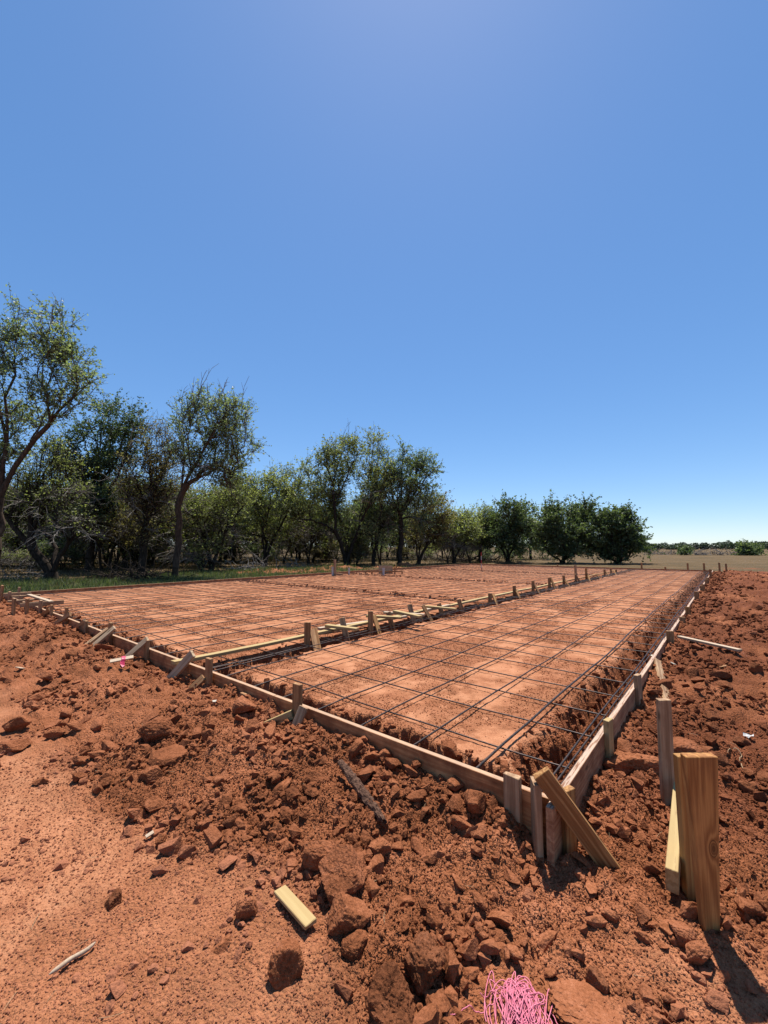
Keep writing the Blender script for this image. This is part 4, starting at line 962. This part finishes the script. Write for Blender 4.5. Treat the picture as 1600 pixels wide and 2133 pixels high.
def leaf_mesh(name, C_, size, g, mat, tintbias=0.0, clump=None):
    n = len(C_); a = g.normal(size=(n, 3)); a[:, 2] *= .7; a /= np.linalg.norm(a, axis=1, keepdims=True)
    b = g.normal(size=(n, 3)); b = b - a * (a * b).sum(1, keepdims=True); b /= np.linalg.norm(b, axis=1, keepdims=True)
    s = size * g.uniform(.6, 1.35, (n, 1))
    V = np.stack([C_ - a * s * .5, C_ + b * s * .30, C_ + a * s * .5, C_ - b * s * .30], 1).reshape(-1, 3)
    F = np.arange(4 * n).reshape(-1, 4)
    me = raw_mesh(name, V, F, 4, False)
    cl = .5 + .55 * perlin(C_[:, 0] * .9 + C_[:, 2] * .35, C_[:, 1] * .9 + C_[:, 2] * .6, 7)
    tint = np.clip(.42 + tintbias + .5 * (cl - .5) + g.normal(0, .20, n), 0, 1)
    put_attr(me, 'tint', np.repeat(tint, 4)); me.materials.append(mat); return me
def lobes_px(spec, dep, squash=.85):
    out = []; full = []
    for (cx, cy, rx, ry) in spec:
        n = 5
        for q in range(n):
            a_ = 6.283 * (q + random.random()) / n; u_ = random.uniform(.42, .75)
            full.append((cx + rx * u_ * math.cos(a_), cy + ry * u_ * math.sin(a_), rx * random.uniform(.36, .56), ry * random.uniform(.36, .56)))
    for (cx, cy, rx, ry) in full:
        c = at_depth(cx, cy, dep + random.uniform(-.04, .04) * dep); k = dep / FPX
        out.append((c[0], c[1], c[2], rx * k, rx * k * squash + .15, ry * k))
    return out
def wood_mesh(segs, dd, sides, b, bark):
    v, f = tubes(segs, sides); n = len(f)
    if dd: v2, f2 = tubes(dd, 4); v, f = merge([(v, f), (v2, f2)])
    me = raw_mesh('trunk', v - b, f, 4, True); me.materials.append(bark); me.materials.append(M['dead'])
    me.polygons.foreach_set('material_index', (np.arange(len(f)) >= n).astype(np.int32)); return me
def tree_obj(name, base, lobes, label, cat, group, mats, seed, tint=0.0, **kw):
    gg = np.random.default_rng(seed)
    segs, C_, dd, ls = grow(base, lobes, g=gg, **kw)
    e = empty(name, tuple(base)); tag(e, label, cat, group); b = np.array(base)
    link('trunk', wood_mesh(segs, dd, 6, b, M[mats[0]]), None, e)
    if len(C_): link('crown', leaf_mesh('crown', C_ - b, ls, gg, M[mats[1]], tint), None, e)
    return e
GT = 'trees of the grove'
def ptree(bpx, bpy_, dep, spec, label, mats, seed, **kw):
    b = at_depth(bpx, bpy_, dep); b[2] = h1(b[0], b[1]) - .03
    return tree_obj('tree', b, lobes_px(spec, dep), label, 'tree', GT, mats, seed, **kw)
ptree(-14, 1235, 17.5, [(70, 680, 70, 52), (5, 730, 60, 80), (125, 765, 62, 52), (172, 772, 42, 30), (70, 850, 80, 55), (140, 825, 50, 34), (0, 900, 60, 80), (110, 720, 40, 40), (-60, 760, 80, 110), (-40, 960, 60, 70)],
      'tallest tree, leaning in at the left edge with an open airy crown', ('bark_brown', 'leafA'), 1, n_attr=520, r0=.17, fork=.34, trunks=1, lean=.0, leaves=17000, lsize=.115, lspread=.25, spires=10, dead=8)
ptree(183, 1196, 27, [(228, 880, 55, 48), (180, 950, 75, 62), (262, 925, 52, 55), (205, 1010, 80, 60), (275, 862, 14, 22)],
      'dense dark tree behind the tallest tree at left', ('bark', 'leafB'), 2, n_attr=420, r0=.22, fork=.35, leaves=17000, lsize=.15, lspread=.34, dead=14)
ptree(106, 1202, 21, [(95, 985, 75, 80), (55, 1065, 80, 50), (140, 1050, 65, 62), (30, 1010, 60, 70)],
      'broad forked tree with pale stump bark and many bare twigs at left', ('bark', 'leafC'), 3, n_attr=460, r0=.27, fork=.18, trunks=3, spread=.6, leaves=8500, lsize=.11, lspread=.28, bare=.35, dead=46)
ptree(295, 1196, 24, [(325, 930, 45, 55), (290, 1000, 65, 70), (310, 1070, 62, 55), (345, 985, 35, 60)],
      'tree with brownish thinning leaves standing left of the slender tree', ('bark', 'leafD'), 4, n_attr=420, r0=.22, fork=.28, leaves=10000, lsize=.11, lspread=.30, bare=.25, spires=10, dead=34)
ptree(364, 1203, 21.5, [(440, 870, 72, 48), (405, 850, 36, 40), (495, 925, 42, 40), (425, 950, 75, 36), (385, 915, 36, 56), (455, 990, 60, 30), (480, 860, 36, 36)],
      'slender tree with a tall bare trunk and wind swept crown', ('bark_brown', 'leafA'), 5, n_attr=480, r0=.17, lean=.10, fork=.46, leaves=15000, lsize=.11, lspread=.24, spires=16, dead=6)
ptree(262, 1192, 31, [(250, 1030, 60, 60), (215, 1080, 60, 50), (300, 1060, 50, 40)], 'low dark tree in shade behind the brownish tree', ('bark', 'leafB'), 6, n_attr=260, r0=.18, fork=.3, trunks=2, spread=.5, leaves=9000, lsize=.14, lspread=.36, bare=.2, dead=26)
ptree(440, 1190, 28, [(430, 1050, 55, 50), (480, 1060, 40, 50), (420, 1095, 55, 35), (500, 1020, 35, 40)], 'tangled tree right of the slender trunk', ('bark', 'leafC'), 7, n_attr=300, r0=.18, fork=.3, trunks=2, spread=.6, leaves=9500, lsize=.13, lspread=.34, bare=.25, dead=30, spires=8)
ptree(552, 1180, 34, [(555, 1040, 48, 52), (505, 1045, 42, 56), (595, 1010, 42, 38), (590, 1085, 62, 42), (520, 1090, 40, 36)],
      'leafy green tree left of the tall middle clump', ('bark', 'leafC'), 8, n_attr=400, r0=.2, fork=.25, trunks=3, spread=.5, leaves=17000, lsize=.15, lspread=.36, spires=16, dead=20, tint=.12)
ptree(722, 1182, 34, [(722, 955, 52, 42), (775, 935, 34, 32), (668, 985, 44, 50), (722, 1030, 72, 58), (660, 1060, 55, 55), (785, 1000, 34, 50), (745, 1090, 50, 36)],
      'tallest tree of the middle clump with two leaning trunks', ('bark', 'leafC'), 9, n_attr=620, r0=.26, fork=.25, trunks=3, spread=1.0, leaves=23000, lsize=.155, lspread=.34, spires=16, dead=22, tint=.05)
ptree(778, 1178, 35.5, [(800, 1040, 42, 60), (795, 970, 25, 40), (785, 1095, 42, 36)], 'thin tree with a bare dead top between the middle clump and the right tree', ('bark', 'leafA'), 10, n_attr=260, r0=.16, fork=.35, trunks=2, spread=.4, leaves=7000, lsize=.14, lspread=.34, spires=26, dead=14)
ptree(832, 1177, 35, [(858, 955, 36, 34), (888, 975, 26, 28), (838, 1010, 42, 44), (885, 1030, 34, 26), (850, 1070, 55, 40), (860, 1000, 45, 35)],
      'upright tree with a notched crown right of the middle clump', ('bark', 'leafA'), 11, n_attr=420, r0=.2, fork=.4, leaves=14500, lsize=.15, lspread=.3, dead=14)
ptree(872, 1175, 38, [(885, 1075, 44, 46), (915, 1060, 28, 40), (880, 1110, 50, 30)], 'brownish green low tree under the notched crown', ('bark', 'leafD'), 12, n_attr=260, r0=.18, fork=.3, trunks=3, spread=.6, leaves=10000, lsize=.16, lspread=.36, dead=14)
ptree(946, 1174, 41, [(945, 1095, 40, 36), (975, 1095, 26, 30), (930, 1110, 34, 36)], 'small leafy tree left of the gap with the bare spire', ('bark', 'leafC'), 13, n_attr=260, r0=.18, fork=.25, trunks=3, spread=.6, leaves=11000, lsize=.17, lspread=.36, tint=.05)
ptree(1000, 1173, 43, [(1000, 1100, 26, 40), (1015, 1085, 14, 26)], 'narrow tree topped by a bare spire', ('bark', 'leafC'), 14, n_attr=160, r0=.16, fork=.3, leaves=5500, lsize=.17, lspread=.36, spires=14)
ptree(1058, 1175, 42, [(1052, 1085, 36, 36), (1088, 1075, 22, 28), (1030, 1115, 34, 40), (1070, 1120, 44, 36)], 'dense green tree with a flat top before the pair of round trees', ('bark', 'leafB'), 15, n_attr=360, r0=.2, fork=.2, trunks=3, spread=.6, leaves=19000, lsize=.19, lspread=.38, spires=4)
ptree(1172, 1178, 41, [(1180, 1085, 52, 42), (1165, 1125, 58, 38), (1135, 1105, 26, 36), (1215, 1085, 26, 40), (1195, 1130, 46, 30)], 'large round dense tree, left of the pair at the far pad end', ('bark', 'leafB'), 16, n_attr=460, r0=.24, fork=.12, trunks=4, spread=.9, leaves=30000, lsize=.20, lspread=.38, tint=-.05)
ptree(1288, 1180, 40, [(1290, 1105, 44, 36), (1258, 1100, 30, 34), (1320, 1118, 26, 28), (1300, 1145, 48, 26), (1265, 1140, 36, 30), (1280, 1085, 14, 20), (1296, 1082, 10, 18)], 'wide dense tree, rightmost before the open field', ('bark', 'leafB'), 17, n_attr=440, r0=.22, fork=.10, trunks=4, spread=.9, leaves=27000, lsize=.20, lspread=.36, tint=-.05)
ptree(1106, 1172, 52, [(1108, 1120, 26, 28), (1095, 1100, 22, 22)], 'small paler tree in the gap between flat topped and round trees', ('bark', 'leafC'), 18, n_attr=160, r0=.16, fork=.3, leaves=8000, lsize=.22, lspread=.45, tint=.1)

# the rest of the grove: five grown kinds, copied
protos = []
for k, (mats, bare, dead, tr) in enumerate([(('bark', 'leafC'), .2, 22, 2), (('bark', 'leafB'), .1, 14, 1), (('bark', 'leafA'), .3, 24, 3), (('bark', 'leafD'), .35, 34, 2), (('bark', 'leafC'), .1, 10, 3), (('bark', 'leafC'), .75, 60, 3)]):
    gg = np.random.default_rng(60 + k); lob = []
    for j in range(5): lob.append((gg.normal(0, 1.0), gg.normal(0, 1.0), 3.1 + gg.uniform(-1.0, 1.6), gg.uniform(.8, 1.3), gg.uniform(.8, 1.3), gg.uniform(.7, 1.2)))
    segs, C_, dd, ls = grow((0, 0, 0), lob, 210, gg, fork=.34, r0=.115, trunks=tr, spread=.40, leaves=6500 if bare < .5 else 2500, lsize=.165, lspread=.38, bare=bare, dead=dead, spires=5)
    tm = wood_mesh(segs, dd, 5, np.zeros(3), M['bark'])
    cm = leaf_mesh('crown', C_, ls, gg, M[mats[1]], .06 if k == 4 else 0)
    protos.append((tm, cm))
kinds = ['olive green grove tree among many trunks behind the front trees', 'dark green grove tree in the shade behind the front trees', 'sparse grey green grove tree behind the front trees', 'brownish half bare grove tree behind the front trees',
         'bright olive grove tree behind the front trees', 'nearly leafless grove tree with grey twigs behind the front trees']
def grove(px, dep, kind, sc, rz):
    b = at_depth(px, 1160, dep); b[2] = h1(b[0], b[1]) - .03
    e = empty('tree', tuple(b)); tag(e, kinds[kind], 'tree', 'trees of the deeper grove: ' + ['olive', 'dark', 'sparse', 'brownish', 'bright', 'leafless'][kind])
    e.rotation_euler = (0, 0, rz); e.scale = (sc * random.uniform(.85, 1.1), sc * random.uniform(.85, 1.1), sc)
    for nm, me in zip(('trunk', 'crown'), protos[kind]): o = bpy.data.objects.new(nm, me); COL.objects.link(o); o.parent = e
rt_ = random.Random(21)
for k in range(84):
    px = -170 + 1150 * ((k + rt_.random()) / 84); dep = rt_.uniform(27, 52) if px < 480 else rt_.uniform(37, 64)
    top = (1010 + 30 * rt_.random()) if px < 500 else ((1030 + 50 * rt_.random()) if px < 880 else 1095 + 20 * rt_.random())
    hgt = (1139 - top) / FPX * dep + 1.6
    grove(px, dep, rt_.choice([0, 1, 2, 3, 4, 5, 5, 0]), hgt / 5.1, rt_.uniform(0, 6.28))
for k, (px, dep, kd, top) in enumerate([(1015, 55, 4, 1100), (1040, 60, 1, 1105), (1130, 58, 1, 1120), (1225, 56, 1, 1118), (1250, 60, 0, 1122), (965, 50, 1, 1105)]):
    grove(px, dep, kd, ((1139 - top) / FPX * dep + 1.6) / 5.1, k * 1.3)
for k in range(26):
    px = -120 + 1230 * ((k + rt_.random()) / 26); dep = rt_.uniform(25, 44) if px < 480 else rt_.uniform(36, 54); kd = rt_.choice([5, 3, 5, 2])
    b = at_depth(px, 1160, dep); b[2] = h1(b[0], b[1]) - .25; e = empty('shrub', tuple(b)); sc = rt_.uniform(.28, .46)
    tag(e, ['', '', 'low sparse grey green shrub in the shade under the grove', 'low brownish shrub in the shade under the grove', '', 'low leafless tangled shrub in the shade under the grove'][kd], 'shrub', 'shrubs under the grove: ' + ['', '', 'sparse', 'brownish', '', 'leafless'][kd])
    e.rotation_euler = (0, 0, rt_.uniform(0, 6.28)); e.scale = (sc * 1.5, sc * 1.5, sc)
    for nm, me in zip(('trunk', 'crown'), protos[kd]): o = bpy.data.objects.new(nm, me); COL.objects.link(o); o.parent = e
# two bushes out in the field
ptree(1560, 1156, 80, [(1560, 1143, 17, 11), (1548, 1149, 12, 7), (1572, 1148, 10, 7)], 'dark round tree standing alone far out in the right field', ('bark', 'leafB'), 41, n_attr=120, r0=.2, fork=.1, trunks=3, spread=.6, leaves=6000, lsize=.34, lspread=.4)
ptree(1427, 1154, 82, [(1427, 1147, 9, 6)], 'small dark bush out in the right field', ('bark', 'leafB'), 42, n_attr=60, r0=.12, fork=.1, trunks=3, spread=.4, leaves=2500, lsize=.3, lspread=.35)

# brush heaps under the trees and bleached deadwood in the far field
def brush(name, px, py, dep, wpx, n, r, mat, label, cat, flat=.35, long=1.6, seed=0):
    gg = np.random.default_rng(seed); c = at_depth(px, py, dep); c[2] = h1(c[0], c[1]); hw = .5 * wpx * dep / FPX; segs = []
    for k in range(n):
        o = c + RGT * gg.uniform(-hw, hw) + np.array([gg.normal(0, .5), gg.normal(0, .5), 0]); o[2] = c[2] + abs(gg.normal(0, .25)) * flat * 2
        dirv = RGT * gg.normal(0, 1) + FWD * gg.normal(0, .8) + np.array([0, 0, gg.normal(.1, .45)]); dirv /= np.linalg.norm(dirv); cur = o; L_ = gg.uniform(.4, 1) * long
        for s in range(4):
            nx_ = cur + dirv * L_ / 4 + gg.normal(0, .07, 3); nx_[2] = max(nx_[2], c[2] + .02); segs.append((cur, nx_, r * (1 - s / 5), r * (1 - (s + 1) / 5)))
            if gg.random() < .6: segs.append((nx_, nx_ + gg.normal(0, .3, 3) * long * .6 + np.array([0, 0, .1]), r * .35, r * .2))
            cur = nx_
    v, f = tubes(segs, 5); tag(link(name, raw_mesh(name, v, f, 4, True), M[mat]), label, cat)
brush('brush_heap', 520, 1184, 27, 70, 46, .035, 'dead', 'heap of grey dead branches right of the slender tree', 'brush heap', seed=1)
brush('brush_heap', 280, 1203, 20.5, 95, 95, .03, 'bark', 'dark pile of cut branches at the foot of the left trees', 'brush heap', flat=.25, seed=2)
brush('brush_heap', 985, 1172, 44, 120, 70, .06, 'bark', 'long dark log pile beyond the far form under the trees', 'brush heap', flat=.5, long=2.5, seed=3)
brush('brush_heap', 20, 1212, 21, 90, 30, .02, 'dead', 'scatter of pale fallen twigs in the grass at the left edge', 'brush heap', flat=.3, seed=4)
brush('brush_heap', 620, 1180, 31, 60, 24, .03, 'dead', 'few grey branches on the soil heap before the middle clump', 'brush heap', seed=5)
for k, (px, dep, w, lab) in enumerate([(1372, 85, 30, 'bleached fallen tree in the field right of the dense trees'), (1404, 88, 14, 'small bleached snag between two pieces of deadwood'), (1480, 80, 70, 'long row of bleached deadwood before the far tree line'), (1535, 82, 40, 'bleached branches left of the lone round field tree')]):
    brush('dead_wood', px, 1157, dep, w, 20 + w // 2, .06, 'dead', lab, 'deadwood', flat=.9, long=2.2, seed=20 + k)

# far tree line
gg = np.random.default_rng(77); Cs = []; segs = []
for px in np.arange(-500, 2200, 9.0):
    px = px + gg.uniform(-5, 5); dep = gg.uniform(210, 300)
    if px < 1330 and gg.random() < .5: continue
    c = at_depth(px, 1140, dep); top = gg.uniform(6.5, 14) * (.72 if 1350 < px < 1420 else 1) * dep / FPX
    hw = gg.uniform(1.8, 3.6); n = 320
    d = gg.normal(size=(n, 3)); d /= np.linalg.norm(d, axis=1, keepdims=True); d *= gg.random((n, 1)) ** .4
    q = d * np.array([hw, hw, .5 * (top + 1.6)]) + np.array([c[0], c[1], .5 * (top + 1.6) * .95]); Cs.append(q)
    segs.append((np.array([c[0], c[1], 0]), np.array([c[0], c[1], top * .8]), .2, .1))
me = leaf_mesh('far_trees', np.concatenate(Cs), 1.0, gg, M['farleaf'])
tag(link('far_tree_line', me, None), 'low line of far trees along the horizon', 'tree line', kind='stuff')

# weeds and grass beside the pad
gg = np.random.default_rng(88); n = 26000
x = gg.uniform(-27, -15.7, n); y = gg.uniform(-6, 24, n); w = fbm(x * .35, y * .35, 90, 4)
den = sst(-15.6, -16.8, x + w * .6) * sst(-28, -21, x + 3 * w) * sst(24, 12, y + 4 * w) * np.clip(.55 + 1.3 * fbm(x * .9, y * .9, 140, 3), .05, 1)
ok = gg.random(n) < den; x, y = x[ok], y[ok]; n = len(x); z = height(x, y)
kb = 4; X = np.repeat(x, kb) + gg.normal(0, .06, n * kb); Yy = np.repeat(y, kb) + gg.normal(0, .06, n * kb); Z = np.repeat(z, kb); N = n * kb
hh = gg.uniform(.06, .24, N); an = gg.uniform(0, 6.28, N); wd = gg.uniform(.008, .022, N); ln = gg.normal(0, .07, (N, 2))
V = np.stack([np.stack([X - wd * np.cos(an), Yy - wd * np.sin(an), Z - .01], 1), np.stack([X + wd * np.cos(an), Yy + wd * np.sin(an), Z - .01], 1), np.stack([X + ln[:, 0], Yy + ln[:, 1], Z + hh], 1)], 1).reshape(-1, 3)
me = raw_mesh('grass', V, np.arange(3 * N).reshape(-1, 3), 3, False); put_attr(me, 'tint', np.repeat(np.clip(gg.normal(.5, .28, N), 0, 1), 3)); me.materials.append(M['grass'])
tag(link('grass', me, None), 'rough green grass and weeds between pad and trees', 'grass', kind='stuff')
n = 9000; x = gg.uniform(-60, -15.7, n); y = gg.uniform(-10, 60, n); ok = ~((x > -16) & (y < 29)); x, y = x[ok], y[ok]; n = len(x); z = height(x, y); kb = 3
X = np.repeat(x, kb) + gg.normal(0, .1, n * kb); Yy = np.repeat(y, kb) + gg.normal(0, .1, n * kb); Z = np.repeat(z, kb); N = n * kb; hh = gg.uniform(.08, .3, N); an = gg.uniform(0, 6.28, N); ln = gg.normal(0, .08, (N, 2)); wd = gg.uniform(.012, .03, N)
V = np.stack([np.stack([X - wd * np.cos(an), Yy - wd * np.sin(an), Z - .01], 1), np.stack([X + wd * np.cos(an), Yy + wd * np.sin(an), Z - .01], 1), np.stack([X + ln[:, 0], Yy + ln[:, 1], Z + hh], 1)], 1).reshape(-1, 3)
M['drygrass'] = mat_leaf('dry_grass', (.05, .042, .022), (.10, .076, .04), (.16, .12, .062), .3)
me = raw_mesh('dry_grass', V, np.arange(3 * N).reshape(-1, 3), 3, False); put_attr(me, 'tint', np.repeat(np.clip(gg.normal(.5, .28, N), 0, 1), 3)); me.materials.append(M['drygrass'])
tag(link('dry_grass', me, None), 'sparse dry grass under and beyond the grove', 'grass', kind='stuff')

# ------------------------------------------------------------------ light, sky, camera
SUN_EL, SUN_AZ = R(70), YAW - R(8)            # azimuth counter-clockwise from +Y
w = bpy.data.worlds.new('World'); scn.world = w; w.use_nodes = True
nt = w.node_tree; bg = nt.nodes['Background']
sky = nt.nodes.new('ShaderNodeTexSky'); sky.sky_type = 'NISHITA'; sky.sun_disc = False
sky.sun_elevation = SUN_EL; sky.sun_rotation = -SUN_AZ; sky.altitude = 300; sky.air_density = .8; sky.dust_density = .2; sky.ozone_density = 7.0
gm = nt.nodes.new('ShaderNodeGamma'); gm.inputs['Gamma'].default_value = .62; nt.links.new(sky.outputs[0], gm.inputs['Color'])
hs = nt.nodes.new('ShaderNodeHueSaturation'); hs.inputs['Saturation'].default_value = 1.37; hs.inputs['Hue'].default_value = .5045; hs.inputs['Value'].default_value = 1.93; nt.links.new(gm.outputs[0], hs.inputs['Color'])
nt.links.new(hs.outputs[0], bg.inputs['Color']); bg.inputs['Strength'].default_value = .091
ld = bpy.data.lights.new('sun', 'SUN'); ld.energy = 5.0; ld.angle = R(.53); ld.color = (1, .955, .88)
so = bpy.data.objects.new('sun', ld); COL.objects.link(so)
dirv = Vector((-math.sin(SUN_AZ) * math.cos(SUN_EL), math.cos(SUN_AZ) * math.cos(SUN_EL), math.sin(SUN_EL)))
so.rotation_euler = dirv.to_track_quat('Z', 'Y').to_euler(); so.location = (0, 0, 30)
cd = bpy.data.cameras.new('camera'); cam = bpy.data.objects.new('camera', cd); COL.objects.link(cam)
cd.sensor_fit = 'HORIZONTAL'; cd.sensor_width = 36; cd.lens = 36 * FPX / 1600; cd.clip_start = .05; cd.clip_end = 9000
cam.location = CAM; cam.rotation_euler = (R(90) + PITCH, 0, YAW)
scn.camera = cam
scn.view_settings.view_transform = 'Standard'; scn.view_settings.look = 'None'; scn.view_settings.exposure = .8; scn.view_settings.gamma = 1
scn.render.engine = 'CYCLES'; scn.cycles.max_bounces = 6; scn.cycles.diffuse_bounces = 3; scn.cycles.transparent_max_bounces = 4
